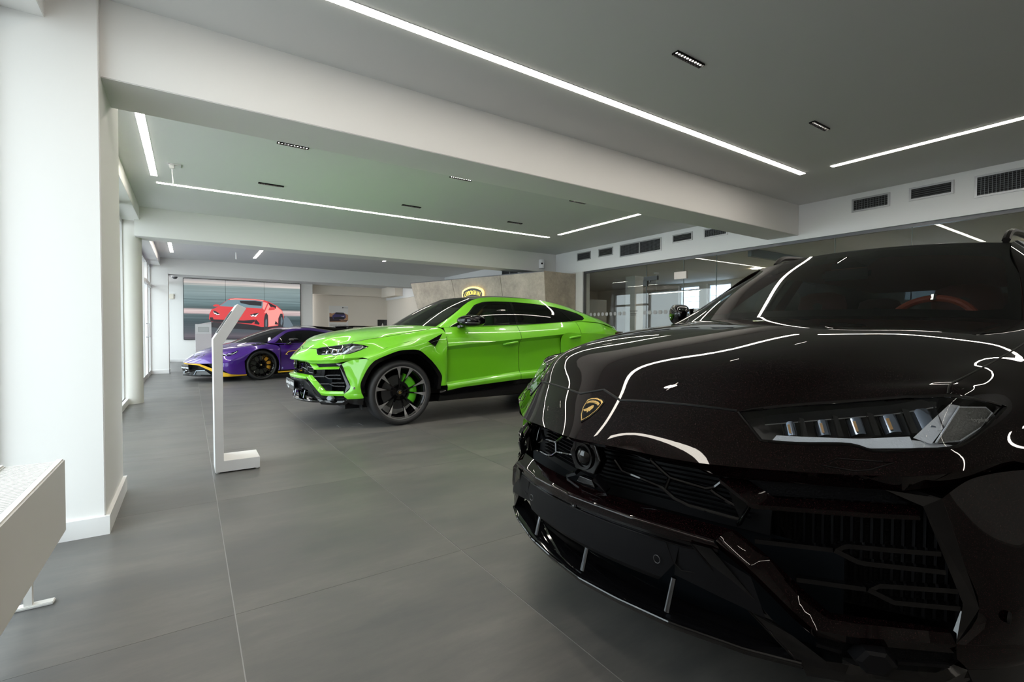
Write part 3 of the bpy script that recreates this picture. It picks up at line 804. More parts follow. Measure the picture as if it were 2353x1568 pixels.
# ---- stone clad reception block with the shield sign
STONE = mat('beige stone', (0.42, 0.35, 0.28), 0.6)
def stone_mat(m):
    N, L, b = nodes(m); v = texco(m, 'Object')
    n1 = noise(m, v, 2.2, 8, 0.65); n2 = noise(m, v, 14, 6, 0.7)
    mx = N.new('ShaderNodeMath'); mx.operation = 'MULTIPLY_ADD'; mx.inputs[1].default_value = 0.35; L.new(n2, mx.inputs[0])
    s2 = N.new('ShaderNodeMath'); s2.operation = 'MULTIPLY'; s2.inputs[1].default_value = 0.65; L.new(n1, s2.inputs[0]); L.new(s2.outputs[0], mx.inputs[2])
    L.new(ramp(m, mx.outputs[0], [(0.35, (0.30, 0.255, 0.205)), (0.5, (0.42, 0.36, 0.29)), (0.65, (0.54, 0.47, 0.38))]), b.inputs['Base Color'])
    bump(m, n2, 0.15, 0.004)
stone_mat(STONE)
st = thing('reception_block', 'leaning beige stone reception block behind the green car', 'reception block', (0, 0, 0))
TL, TR = Vector((4.97, 12.35, 2.40)), Vector((6.295, 8.16, 2.40))
BL, BR = Vector((5.42, 11.7, 0.0)), Vector((6.52, 8.22, 0.0))
nrm = (TR - TL).cross(BL - TL).normalized()
if nrm.x > 0: nrm = -nrm
cuts = [0.0, 0.36, 0.72, 1.0]
for a, b in zip(cuts[:-1], cuts[1:]):
    e = 0.0012
    q = [TL.lerp(TR, a + e), TL.lerp(TR, b - e), BL.lerp(BR, b - e), BL.lerp(BR, a + e)]
    MB().plate(q, 0.03, -nrm).build('stone_panel', STONE, st, smooth=False)
q = [TR + Vector((0.002, 0, 0)), Vector((7.27, 8.255, 2.40)), Vector((7.27, 8.255, 0)), BR + Vector((0.002, 0, 0))]
MB().plate(q, 0.03, (0, 1, 0)).build('stone_panel', STONE, st, smooth=False)
MB().plate([TL, TR, Vector((7.27, 8.255, 2.40)), Vector((7.27, 12.35, 2.40))], 0.02, (0, 0, -1)).build('top_board', GREYMET, st, smooth=False)
# shield sign: placed on the face
ex = (TR - TL).normalized(); ez = (BL - TL).normalized(); ez = (ez - ex * ez.dot(ex)).normalized(); upn = -ez
def on_face(f, z):  # fraction along the top edge, height
    a, b = TL.lerp(TR, f), BL.lerp(BR, f); k = (2.40 - z) / 2.40; return a.lerp(b, k)
GOLD = mat('sign gold edge', (0.6, 0.42, 0.10), 0.4, emit=(1.0, 0.72, 0.22), estr=1.6)
YEL = mat('sign yellow letters', (0.7, 0.6, 0.1), 0.4, emit=(1.0, 0.80, 0.13), estr=1.3)
SBLK = mat('sign black', (0.01, 0.009, 0.009), 0.35)
sgn = thing('shield_sign', 'illuminated black and gold shield sign on the stone block above the green roof', 'sign')
o = on_face(0.505, 1.80) + nrm * 0.05
SM = Matrix((ex, upn, nrm)).transposed().to_4x4(); SM.translation = o
sgn.matrix_world = SM @ Matrix.Scale(0.88, 4)
def shield(s, ang=0.5):
    pts = [(-0.40, 0.26), (-0.36, 0.34)]
    pts += [(0.36 * math.sin(k / 8 * 1.3 - 0.65) / math.sin(0.65), 0.345 + 0.085 * math.cos((k / 8 * 2 - 1) * math.pi / 2)) for k in range(1, 8)]
    pts += [(0.36, 0.34), (0.40, 0.26), (0.37, 0.0), (0.28, -0.25), (0.0, -0.46), (-0.28, -0.25), (-0.37, 0.0)]
    return [(x * s, y * s) for x, y in pts]
MB().prism(shield(1.0), -0.045, 0.0).build('gold_rim', GOLD, sgn, smooth=False)
MB().prism(shield(0.90), 0.0, 0.006).build('face', SBLK, sgn, smooth=False)
for k, ch in enumerate('LAMBORGHINI'):
    a = (k - 5) / 5.0
    hgt = 0.150 - 0.0 * abs(a)
    text('letter', ch, 0.165, YEL, sgn, (a * 0.285, 0.262 - 0.055 * a * a, 0.007), (0, 0, -0.28 * a), 0.004, sx=0.46 if ch != 'M' else 0.40)
BULLM = mat('sign bull gold', (0.5, 0.30, 0.08), 0.4, emit=(0.9, 0.52, 0.15), estr=0.7)
MB().prism([(-0.07, 0.135), (0.03, 0.15), (0.06, 0.13), (0.02, 0.105), (-0.05, 0.10)], 0.006, 0.012).build('bull_head', BULLM, sgn, smooth=False)
MB().tube([(-0.07, 0.11, 0.01), (-0.09, 0.09, 0.01), (-0.05, 0.06, 0.01), (0.07, 0.065, 0.01), (0.11, 0.03, 0.01), (0.09, -0.04, 0.01)], 0.006, 6).build('bull_tail', BULLM, sgn)
MB().prism([(-0.18, -0.10), (-0.05, 0.03), (0.05, 0.03), (0.14, -0.06), (0.10, -0.18), (0.03, -0.14), (-0.06, -0.20), (-0.12, -0.14), (-0.22, -0.2)], 0.006, 0.012).build('bull_body', BULLM, sgn, smooth=False)
# ================================================================== SUV (built twice)
GLOSSB = mat('gloss black trim', (0.0025, 0.0025, 0.003), 0.035, 0.0, 0.0, 0.5)
MATB = mat('satin black', (0.006, 0.006, 0.007), 0.45, spec=0.12)
MESHB = mat('black mesh', (0.005, 0.0055, 0.007), 0.5, spec=0.12)
CHROME = mat('chrome', (0.75, 0.77, 0.80), 0.08, 1.0)
DRL = mat('light guide', (0.62, 0.66, 0.72), 0.18, 0.0, 0.5)
LENSI = mat('lamp optic', (0.30, 0.36, 0.46), 0.12, 0.85)
LAMPD = mat('lamp housing', (0.010, 0.011, 0.012), 0.28)
CLEAR = glass_mat('clear lamp cover', (0.93, 0.95, 0.97))
WINDG = glass_mat('windscreen glass', (0.36, 0.38, 0.37))
PRIV = glass_mat('dark side glass', (0.045, 0.05, 0.05))
SIDEG = glass_mat('side glass', (0.22, 0.25, 0.24))
GOLDM = mat('badge gold', (0.75, 0.52, 0.20), 0.25, 1.0)
AMBER = mat('amber chip', (0.30, 0.16, 0.045), 0.3)
DISC = mat('brake disc', (0.10, 0.10, 0.10), 0.45, 0.8)
RIMS = mat('machined rim face', (0.58, 0.58, 0.59), 0.32, 0.9)
REFL = mat('grey reflector', (0.13, 0.135, 0.13), 0.35, 0.2)
HEADL = mat('headliner', (0.02, 0.018, 0.018), 0.9)
def pattern_bump(m, sc, st, kind='hex'):
    N, L, b = nodes(m); v = texco(m)
    t = N.new('ShaderNodeTexVoronoi'); t.inputs['Scale'].default_value = sc; L.new(v, t.inputs['Vector'])
    bump(m, t.outputs['Distance'], st, 0.002)
pattern_bump(MESHB, 160, 0.8); pattern_bump(REFL, 190, 0.6); pattern_bump(DRL, 220, 0.5)

def paint_green():
    return mat('green paint', (0.165, 0.56, 0.014), 0.30, 0.0, 1.0, 0.4, coat_rough=0.015)
def paint_black():
    m = mat('black violet paint', (0.0022, 0.0014, 0.0016), 0.30, 0.0, 1.0, 0.0, coat_rough=0.006, coat_ior=1.38)
    N, L, b = nodes(m)
    if not any(n.type == 'TEX_VORONOI' for n in N):
        v = texco(m)
        t = N.new('ShaderNodeTexVoronoi'); t.inputs['Scale'].default_value = 1300; L.new(v, t.inputs['Vector'])
        sp = N.new('ShaderNodeSeparateColor'); L.new(t.outputs['Color'], sp.inputs[0])
        c = ramp(m, sp.outputs[0], [(0.0, (0.0010, 0.0007, 0.0008)), (0.85, (0.0022, 0.0011, 0.0013)), (0.96, (0.010, 0.003, 0.004)), (1.0, (0.09, 0.024, 0.028))])
        L.new(c, b.inputs['Base Color'])
    return m

# ---- shared surfaces, car axes: x forward from the front axle, y to the car's left, z up
_SK = [
 [(-.27,0,1.190),(.05,0,1.164),(.35,0,1.127),(.62,0,1.070),(.80,0,1.000),(.902,0,.917),(.975,0,.846),(1.046,0,.770)],
 [(-.29,.22,1.189),(.04,.22,1.163),(.34,.22,1.127),(.61,.22,1.071),(.785,.22,1.002),(.888,.21,.914),(.955,.205,.845),(1.014,.20,.771)],
 [(-.37,.46,1.183),(0,.455,1.150),(.32,.45,1.112),(.575,.445,1.064),(.742,.442,1.002),(.832,.440,.902),(.890,.418,.838),(.958,.391,.767)],
 [(-.45,.61,1.176),(-.03,.605,1.134),(.28,.60,1.086),(.50,.60,1.030),(.61,.60,.985),(.69,.60,.930),(.765,.602,.845),(.832,.605,.773)],
 [(-.52,.745,1.166),(-.06,.745,1.106),(.20,.745,1.058),(.40,.745,1.014),(.495,.745,.986),(.567,.752,.957),(.665,.745,.855),(.743,.745,.784)],
 [(-.55,.82,1.153),(-.10,.82,1.085),(.13,.82,1.043),(.307,.82,1.016),(.43,.82,.990),(.515,.82,.963),(.600,.818,.868),(.660,.829,.795)],
 [(-.57,.885,1.128),(-.14,.885,1.055),(.06,.885,1.015),(.20,.882,.982),(.295,.880,.955),(.365,.877,.928),(.460,.872,.870),(.541,.876,.806)],
 [(-.58,.935,1.085),(-.16,.95,1.000),(.0,.955,.965),(.12,.95,.935),(.20,.945,.908),(.26,.94,.880),(.35,.928,.845),(.445,.91,.812)],
]
_full = [[(x, -y, z) for x, y, z in r] for r in _SK[:0:-1]] + _SK
SKIN = Surf(np.array(_full).transpose(1, 0, 2))      # [u 0..7][v 0..14], centre v = 7
def skn(u, v):
    n = SKIN.nrm(u, v); return n * np.where(n[:, 2:3] * 1.0 + n[:, 0:1] * 0.8 < 0, -1, 1)
E1 = [(.958,.391,.767),(.909,.496,.769),(.819,.617,.774),(.746,.741,.784),(.707,.793,.789),(.658,.829,.795),(.600,.856,.801),(.541,.876,.806),(.445,.910,.812)]
E2 = [(.905,.404,.729),(.880,.479,.731),(.796,.592,.733),(.714,.735,.743),(.680,.778,.748),(.640,.812,.757),(.585,.842,.768),(.520,.871,.783),(.440,.911,.808)]
HLTOP = [(.831,.443,.897),(.731,.548,.920),(.611,.692,.948),(.567,.754,.957),(.530,.812,.963),(.430,.848,.947),(.362,.877,.930)]
HLBOT = [(.465,.868,.889),(.546,.843,.857),(.616,.798,.834),(.695,.720,.824),(.720,.672,.838),(.787,.590,.836),(.832,.508,.829)]
FSEAM = [(.530,.806,.966),(.465,.800,.985),(.307,.815,1.018),(.13,.82,1.043),(-.045,.83,1.077),(-.30,.825,1.115),(-.50,.80,1.148)]
RV = _SK
WS_B = [(-.53,.757,1.165),(-.42,.55,1.178),(-.33,.30,1.186),(-.28,0,1.190)]
WS_M = [(-.86,.690,1.363),(-.80,.50,1.405),(-.755,.26,1.432),(-.735,0,1.442)]
WS_T = [(-1.19,.605,1.548),(-1.12,.43,1.564),(-1.06,.22,1.574),(-1.04,0,1.577)]
def symrow(r): return r + [(x, -y, z) for x, y, z in r[-2::-1]]
GH = [  # belt point, roof-edge point
 ((-.56,.868,1.156),(-.53,.757,1.165)), ((-.80,.878,1.166),(-.86,.690,1.363)), ((-1.15,.884,1.176),(-1.19,.605,1.548)), ((-1.70,.885,1.192),(-1.70,.602,1.590)),
 ((-2.25,.884,1.222),(-2.25,.588,1.578)), ((-2.65,.880,1.252),(-2.70,.570,1.522)), ((-3.05,.868,1.262),(-3.15,.552,1.425)), ((-3.42,.835,1.225),(-3.55,.530,1.305)), ((-3.72,.770,1.150),(-3.85,.505,1.195))]
def _ghrow(k):
    r = []
    for b, t in GH:
        b, t = np.array(b), np.array(t); p = b + (t - b) * k
        bul = 4 * k * (1 - k) * 0.035 * min(1, np.linalg.norm(t - b) / 0.35)
        r.append(p + np.array([0, bul * 0.85, bul * 0.5]))
    return r
GHS = Surf(np.array([_ghrow(k) for k in (0, .33, .67, 1.0)]).transpose(1, 0, 2))   # [u 0..8][v 0..3]
def ghn(u, v):
    n = GHS.nrm(u, v); return n * np.where(n[:, 1:2] < 0, -1, 1)

def mir(fn, s):
    if s > 0: return fn
    def g(u, v):
        p = fn(u, v).copy(); p[:, 1] *= -1; return p
    return g
def LR(mb, name, m, parent, **k):
    """left part and its mirror image as two objects"""
    o1 = mb.build(name, m, parent, **k)
    m2 = MB(); m2.V = [(v[0], -v[1], v[2]) for v in mb.V]; m2.F = [tuple(reversed(f)) for f in mb.F]
    o2 = m2.build(name, m, parent, **k)
    return o1, o2
def rows(mb, *R, n=28, smooth=True, sub=1):
    """ruled sheet through polylines"""
    Q = [curve(r, n) if (smooth and len(r) > 2) else poly_at(r, n) for r in R]
    if sub > 1: Q = list(spl_w(len(Q), np.linspace(0, len(Q) - 1, (len(Q) - 1) * sub + 1)) @ np.array(Q).reshape(len(Q), -1)); Q = [q.reshape(n, 3) for q in Q]
    mb.grid(Q); return mb
def sheet(name, m, parent, *R, n=28, smooth=True, sub=1, thick=0.003, lr=True, angle=40):
    mb = rows(MB(), *R, n=n, smooth=smooth, sub=sub)
    objs = LR(mb, name, m, parent, angle=angle) if lr else (mb.build(name, m, parent, angle=angle),)
    return objs
def uvcurve(P, k): return SKIN.inv(curve(P, k))
def shut(parent, pts, name='shut_line', r=0.0024, lr=True, n=30, off=0.0):
    Q = curve(pts, n)
    mb = MB().tube(Q, r, 6)
    if lr: LR(mb, name, MATS['black plastic'], parent)
    else: mb.build(name, MATS['black plastic'], parent)

SPOKE_V = None
def make_wheel(parent, loc, side, R=0.383, rim=0.309, W=0.285, cal=None, style='twin', face=None, name='wheel'):
    """side +1: outer face to +y"""
    s = side
    hw = W / 2
    prof = [(-hw * .80, rim - .012), (-hw, rim + .02), (-hw * 1.02, rim + (R - rim) * .55), (-hw * .90, R - .012), (-hw * .72, R), (hw * .72, R), (hw * .90, R - .012), (hw * 1.02, rim + (R - rim) * .55), (hw, rim + .02), (hw * .80, rim - .012)]
    ty = MB().lathe([(a * s, r) for a, r in prof], 72, 'y', (0, 0, 0)).build(name, RUBBER, parent, angle=50); ty.location = loc
    # tread grooves
    g = MB()
    for a in (-.55, -.18, .18, .55): g.lathe([(hw * a - .005, R + .0006), (hw * a - .005, R - .003), (hw * a + .005, R - .003), (hw * a + .005, R + .0006)], 72, 'y')
    g.build('tread_groove', BLACKP, ty)
    yo = hw * .92 * s   # outer rim plane
    MB().lathe([(-hw * .8 * s, rim - .03), (yo - .13 * s, rim - .045), (yo - .015 * s, rim - .028), (yo, rim - .006), (yo, rim + .004), (yo - .012 * s, rim + .006)], 72, 'y').build('rim_barrel', GLOSSB, ty, angle=50)
    MB().lathe([(yo + .001 * s, rim - .008), (yo + .0025 * s, rim - .002), (yo + .001 * s, rim + .005)], 72, 'y').build('rim_lip', face or GLOSSB, ty)
    MB().lathe([(-.02 * s, .05), (-.02 * s, .205), (.012 * s, .205), (.012 * s, .05)], 48, 'y').build('brake_disc', DISC, ty)
    if cal:
        mb = MB(); c = []
        for k in range(9):
            a = math.radians(-38 + k * 14)
            c.append(a)
        G = []
        for a in c:
            ca, sa = -math.cos(a), math.sin(a)
            G.append([(ca * r, y * s, sa * r) for y, r in ((.0, .135), (.055, .130), (.068, .160), (.068, .205), (.05, .228), (.0, .232))])
        mb.grid(G); mb.add([p for p in G[0]], [tuple(range(6))]); mb.add([p for p in G[-1]], [tuple(range(6))])
        mb.build('brake_caliper', cal, ty, angle=50)
    MB().lathe([(yo - .075 * s, .0), (yo - .075 * s, .085), (yo - .06 * s, .095), (yo - .10 * s, .10), (yo - .14 * s, .09)], 40, 'y').build('hub', GLOSSB, ty)
    MB().lathe([(yo - .050 * s, .0), (yo - .052 * s, .024), (yo - .058 * s, .034), (yo - .085 * s, .036)], 24, 'y').build('centre_cap', GLOSSB, ty)
    MB().lathe([(yo - .049 * s, .0), (yo - .049 * s, .012), (yo - .051 * s, .020)], 6, 'y').build('cap_badge', GOLDM, ty)
    if style == 'twin':
        for k in range(5):
            for e in (-1, 1):
                a = math.radians(99 + 72 * k) + e * 0.255
                ca, sa = math.cos(a), math.sin(a); ta, tb = -sa, ca
                a0 = math.radians(99 + 72 * k) + e * 0.16; c0, s0 = math.cos(a0), math.sin(a0)
                def pt(r, off, y, ang_c=ca, ang_s=sa): return (r * ang_c + off * -ang_s, y, r * ang_s + off * ang_c)
                def sec(r, w, y, dep, t):
                    # blends the root angle into the tip angle
                    aa = a0 + (a - a0) * t; cc, ss = math.cos(aa), math.sin(aa)
                    return [pt(r, -w, y, cc, ss), pt(r, w, y, cc, ss), pt(r, w * .8, y - dep * s, cc, ss), pt(r, -w * .8, y - dep * s, cc, ss)]
                G = [sec(.05, .009, yo - .066 * s, .03, 0), sec(.13, .008, yo - .052 * s, .03, .45), sec(.20, .009, yo - .030 * s, .03, .8), sec(rim - .045, .0165, yo - .008 * s, .03, 1.0), sec(rim - .008, .027, yo - .003 * s, .03, 1.05)]
                mb = MB()
                for q in range(len(G) - 1):
                    mb.add(G[q] + G[q + 1], [(0, 1, 5, 4), (1, 2, 6, 5), (2, 3, 7, 6), (3, 0, 4, 7)])
                mb.build('spoke', GLOSSB, ty, smooth=False)
                if face:
                    F_ = [sec(.170, .0012, yo - .0385 * s, .002, .65), sec(.20, .0060, yo - .0285 * s, .002, .8), sec(rim - .045, .0158, yo - .0062 * s, .002, 1.0), sec(rim - .006, .0265, yo - .0012 * s, .002, 1.05)]
                    mb = MB()
                    for q in range(3): mb.add([F_[q][0], F_[q][1], F_[q + 1][1], F_[q + 1][0]], [(0, 1, 2, 3)])
                    mb.build('spoke_face', face, ty, smooth=False)
    else:
        for k in range(10):
            a = 2 * math.pi * k / 10
            for e in (-1, 1):
                a1 = a + e * .10
                P0 = (0.045 * math.cos(a), yo - .05 * s, 0.045 * math.sin(a)); P1 = (.16 * math.cos(a), yo - .03 * s, .16 * math.sin(a)); P2 = ((rim - .01) * math.cos(a1 + e * .06), yo - .006 * s, (rim - .01) * math.sin(a1 + e * .06))
                MB().tube([P0, P1, P2], [.016, .011, .010], 6).build('spoke', GLOSSB, ty)
    return ty

def make_badge(parent, loc, M3, s):
    """shield badge; M3 columns: right, up, outward"""
    def sh(k): return [(x * k * s, y * k * s) for x, y in [(-.42,.42),(-.30,.52),(0,.58),(.30,.52),(.42,.42),(.38,.05),(.22,-.30),(0,-.56),(-.22,-.30),(-.38,.05)]]
    b = MB().prism(sh(1.12), -.004, .005).build('badge', GLOSSB, parent, smooth=False, bevel=.0015)
    Mx = M3.to_4x4(); Mx.translation = Vector(loc); b.matrix_local = Mx
    MB().prism(sh(1.0), .005, .0062).build('badge_gold', GOLDM, b, smooth=False)
    MB().prism(sh(.88), .0062, .0072).build('badge_field', GLOSSB, b, smooth=False)
    MB().prism([(x * s, y * s) for x, y in [(-.33,.33),(-.2,.40),(0,.43),(.2,.40),(.33,.33),(.31,.22),(.2,.28),(0,.31),(-.2,.28),(-.31,.22)]], .0072, .0078).build('badge_band', GOLDM, b, smooth=False)
    MB().prism([(x * s, y * s) for x, y in [(-.26,-.08),(-.12,.02),(0,.16),(.04,.20),(.12,.20),(.16,.12),(.14,.02),(.10,-.04),(.14,-.10),(.06,-.08),(.02,-.18),(-.04,-.10),(-.14,-.14)]], .0072, .0080).build('badge_bull', GOLDM, b, smooth=False)
    for k, ch in enumerate('LAMBORGHINI'):
        a = (k - 5) / 5.
        text('badge_letter', ch, .085 * s, GLOSSB, b, (a * .27 * s, (.335 - .075 * a * a) * s, .0079), (0, 0, -.3 * a), .0001, sx=.7)

def make_suv(origin, label, paint, opts):
    car = thing('suv', label, 'car', (origin[0], origin[1], 0), math.pi)
    P_, cal, inner, roofm = paint, opts['caliper'], opts['seat'], opts['roof']
    face = opts.get('face')
    # ---------------- hood, nose, headlamp covers, fenders: all cut from one skin
    def uv(P): return SKIN.inv(P)
    hoodF = uv([(.902,0,.917),(.921,.095,.892),(.832,.440,.899)])
    top = uvcurve(HLTOP[:5], 14)[1:]
    seam = uvcurve(FSEAM, 14)
    rear = [(0.0, v) for v in np.linspace(seam[-1][1], 7, 10)][1:]
    L = [tuple(p) for p in hoodF] + [tuple(p) for p in top] + [tuple(p) for p in seam[1:]] + [(0.0, seam[-1][1])] + rear
    Rm = [(u, 14 - v) for u, v in L[-2:0:-1]]
    trim(SKIN, skn, L + Rm, 0.16, 'hood', P_, car, thick=0.012)
    # nose cover between hood seam, lamps and the lower edge
    hlb = uvcurve(HLBOT, 22)
    cutp = uv([(.612,.812,.836),(.663,.829,.796)])
    kcut = int(np.argmin(((hlb - cutp[0]) ** 2).sum(1)))
    low = [(7.0, v) for v in np.linspace(cutp[1][1], 7, 26)]
    hin = uv([(.831,.443,.897)])[0]
    L = [tuple(hoodF[0]), tuple(hoodF[1]), tuple(hoodF[2])] + [tuple(p) for p in hlb[::-1][:22 - kcut]] + low
    Rm = [(u, 14 - v) for u, v in L[-2:0:-1]]
    trim(SKIN, skn, L + Rm, 0.12, 'nose_cover', P_, car, thick=0.02)
    tl = uvcurve(HLTOP, 22)
    for s in (1, -1):
        fl_ = (lambda L: L) if s > 0 else (lambda L: [(u, 14 - v) for u, v in L])
        # fender top
        L = [tuple(p) for p in seam] + [(0.0, seam[-1][1]), (0.0, 14.0), (7.0, 14.0), (7.0, cutp[1][1])] + [tuple(hlb[kcut])] + [tuple(p) for p in hlb[:kcut][::-1]] + [tuple(p) for p in tl[::-1] if p[1] >= seam[0][1]]
        trim(SKIN, skn, fl_(L), 0.14, 'front_fender', P_, car, thick=0.012)
        # lamp: clear cover, dark tub behind
        L = [tuple(p) for p in tl] + [tuple(p) for p in hlb]
        cov = trim(SKIN, skn, fl_(L), 0.10, 'headlamp', CLEAR, car, thick=0.006, off=-0.002)
        make_lamp(cov, s)
        rim_ = [SKIN([p[0]], [p[1]])[0] for p in L]
        if s < 0: rim_ = [(x, -y, z) for x, y, z in rim_]
        MB().tube(rim_, .0042, 6, closed=True).build('lamp_gasket', GLOSSB, cov)
    # hood edge line, lamp lines
    hs = [(.902,0,.9185),(.921,.095,.8935),(.876,.268,.895),(.832,.440,.9005)]
    shp = [SKIN([q[0]], [q[1]])[0] + skn(np.array([q[0]]), np.array([q[1]]))[0] * -.0012 for q in uv(poly_at(hs[:2], 8).tolist() + poly_at(hs[1:], 16)[1:].tolist())]
    MB().tube([(x, -y, z) for x, y, z in shp[::-1]] + shp[1:], .0046, 8).build('hood_gap', BLACKP, car)
    sf = [SKIN([q[0]], [q[1]])[0] for q in seam]
    shut(car, sf, 'fender_gap', .0028)
    # washer cover outline under each lamp
    wc = [SKIN([q[0]], [q[1]])[0] + skn(np.array([q[0]]), np.array([q[1]]))[0] * .0004 for q in uv([(.800,.640,.797),(.775,.668,.822),(.725,.742,.822),(.708,.758,.815),(.745,.722,.792),(.765,.700,.788)])]
    LR(MB().tube(wc, .0016, 6, closed=True), 'washer_cover', BLACKP, car)
    # badge
    n = skn(np.array([5.55]), np.array([7.0]))[0]
    zc = Vector(n).normalized(); xr = Vector((0, 1, 0)); yu = zc.cross(xr).normalized()
    make_badge(car, (.962 + .003, 0, .852), Matrix((xr, yu, zc)).transposed(), .088)
    # ---------------- underside of the nose edge
    sheet('nose_lip', P_, car, E1, E2, n=40)
    c1, c2 = [(1.046,0,.770),(1.014,.20,.771),(.958,.355,.7705),(.958,.391,.767)], [(.985,0,.742),(.950,.20,.741),(.905,.36,.738),(.905,.404,.729)]
    full = lambda r: [(x, -y, z) for x, y, z in r[:0:-1]] + r
    MB().grid([poly_at(full(c1), 41), poly_at(full(c2), 41)]).build('nose_lip_centre', P_, car)
    # ---------------- upper grille
    xg = lambda y, z: .965 - .20 * abs(y) - .10 * y * y + (.68 - z) * .12
    MB().grid([[(xg(y, z) - .09, y, z) for y in np.linspace(-.50, .50, 21)] for z in np.linspace(.56, .77, 8)]).build('grille_backing', MATB, car)
    for k in range(11):
        z = .600 + .0135 * k
        MB().sweep([(xg(y, z) - .07, y, z) for y in np.linspace(-.46, .46, 15)], [(-.010, -.001), (.010, -.001), (.010, .001), (-.010, .001)]).build('grille_slat', MATB, car, smooth=False)
    bars = [[(.13,.735),(.205,.722)],[(.205,.722),(.212,.752)],[(.205,.722),(.268,.682),(.385,.672),(.410,.700)],[(.268,.682),(.258,.648)],[(.085,.700),(.105,.672),(.258,.648),(.300,.618),(.465,.612)],[(.385,.672),(.398,.664),(.478,.632),(.465,.612)]]
    for b in bars:
        pts = [(xg(y, z) - .012, y, z) for y, z in poly_at([(a, c) for a, c in b], 10)]
        LR(MB().tube(pts, .0062, 8), 'grille_bar', GLOSSB, car)
    # radar / camera ball in the middle
    pod = MB().prism([(-.075,.700),(-.050,.752),(.050,.752),(.075,.700),(.045,.648),(-.045,.648)], .955, .990, 'x').build('sensor_pod', GLOSSB, car, bevel=.006)
    MB().lathe([(.990, .046), (.998, .044), (.998, .036), (.988, .034)], 32, 'x', (0, 0, .702)).build('sensor_ring', GLOSSB, pod)
    MB().lathe([(.985, .034), (.996, .030), (1.004, .020), (1.008, .008), (1.008, 0)], 32, 'x', (0, 0, .702)).build('sensor_ball', GLOSSB, pod)
    LR(MB().plate([(.965,.040,.640),(.965,.095,.612),(.985,.095,.604),(.990,.040,.628)], .01), 'pod_bracket', GLOSSB, car)
    MB().prism([(-.030,.628),(-.045,.605),(.045,.605),(.030,.628)], .960, .985, 'x').build('pod_foot', GLOSSB, car, bevel=.003)
    # ---------------- diagonal frame and body coloured first slat
    LR(MB().plate([(.902,.432,.724),(.876,.506,.668),(.880,.474,.600),(.868,.462,.604),(.862,.490,.668),(.886,.418,.724)], .02, (-1, 0, 0)), 'frame_post', GLOSSB, car, bevel=.003)
    T1 = [(.905,.436,.725),(.878,.510,.672),(.80,.625,.680),(.73,.720,.685),(.668,.796,.690)]
    T1b = [(.845,.470,.728),(.830,.545,.690),(.765,.635,.698),(.70,.715,.703),(.645,.782,.706)]
    T1c = [(.900,.436,.712),(.874,.510,.660),(.797,.625,.668),(.727,.720,.673),(.665,.796,.679)]
    sheet('upper_slat', P_, car, T1b, T1, T1c, n=30, smooth=False)
    sheet('mesh_inset', MESHB, car, [(.850,.500,.728),(.77,.60,.731),(.69,.728,.741)], [(.815,.535,.690),(.74,.635,.697),(.65,.770,.706)], n=10, smooth=False)
    # radiator behind
    LR(MB().plate([(.74,.42,.70),(.52,.84,.70),(.52,.84,.40),(.66,.60,.40)], .01, (-1, 0, 0)), 'radiator', MESHB, car, smooth=False)
    for k in range(22):
        t = k / 21.; x, y = .735 + (.525 - .735) * t, .44 + (.835 - .44) * t
        LR(MB().box((x + .002, y - .003, .41), (x + .014, y + .003, .695)), 'radiator_fin', MATB, car, smooth=False)
    prof = [(-.022, -.005), (.002, -.007), (.006, 0), (.002, .004), (-.022, .006)]
    def slat(pts, name='slat'):
        LR(MB().sweep(poly_at(pts, 14), [(-a, b) for a, b in prof]), name, GLOSSB, car, angle=50)
    slat([(.863,.512,.581),(.778,.657,.592)]); slat([(.778,.657,.592),(.760,.670,.603),(.722,.736,.610),(.647,.820,.613)])
    slat([(.778,.657,.592),(.745,.698,.569),(.64,.828,.572)])
    slat([(.819,.593,.504),(.742,.713,.511)]); slat([(.742,.713,.511),(.721,.724,.519),(.678,.773,.523),(.610,.840,.525)])
    slat([(.742,.713,.511),(.705,.752,.487),(.61,.845,.487)])
    # ---------------- corner blade
    bl = MB()
    I_ = [(.693,.735,.739),(.667,.801,.714),(.603,.860,.492),(.622,.846,.420)]
    O_ = [(.661,.785,.746),(.649,.830,.737),(.566,.880,.479),(.628,.855,.404)]
    bl.grid([I_, O_]); bl.grid([[(x - .05, y - .005, z) for x, y, z in I_], I_]); bl.grid([O_, [(x - .02, y + .002, z) for x, y, z in O_]])
    LR(bl, 'corner_blade', GLOSSB, car, smooth=False)
    # ---------------- shelf and V arms (paint)
    sb = [(.992,0,.604),(.985,.10,.604),(.962,.24,.602),(.930,.36,.599),(.890,.478,.595)]
    sl = [(1.046,0,.585),(1.038,.10,.585),(1.018,.23,.583),(.985,.34,.580),(.945,.452,.575)]
    sl2 = [(1.050,0,.572),(1.042,.10,.572),(1.022,.235,.570),(.990,.345,.568),(.950,.462,.564)]
    sl3 = [(1.046,0,.556),(1.038,.10,.556),(1.018,.235,.555),(.985,.345,.553),(.942,.462,.550)]
    MB().grid(spl_w(4, np.linspace(0, 3, 13)).dot(np.array([poly_at(full(r), 49) for r in (sb, sl, sl2, sl3)]).reshape(4, -1)).reshape(13, 49, 3)).build('bumper_shelf', P_, car, angle=60)
    AT = [(.890,.478,.595),(.862,.548,.547),(.803,.610,.467),(.778,.655,.428),(.735,.705,.428),(.629,.838,.432)]
    AO = [(.946,.455,.574),(.922,.525,.530),(.868,.610,.440),(.842,.648,.404),(.790,.705,.398),(.630,.856,.404)]
    AU = [(.930,.452,.548),(.905,.520,.505),(.850,.604,.412),(.826,.640,.378),(.778,.695,.372),(.622,.850,.378)]
    AM = [((a[0] + b[0]) / 2 + .006, (a[1] + b[1]) / 2, (a[2] + b[2]) / 2 + .010) for a, b in zip(AT, AO)]
    sheet('bumper_arm', P_, car, AT, AM, AO, n=40, smooth=False)
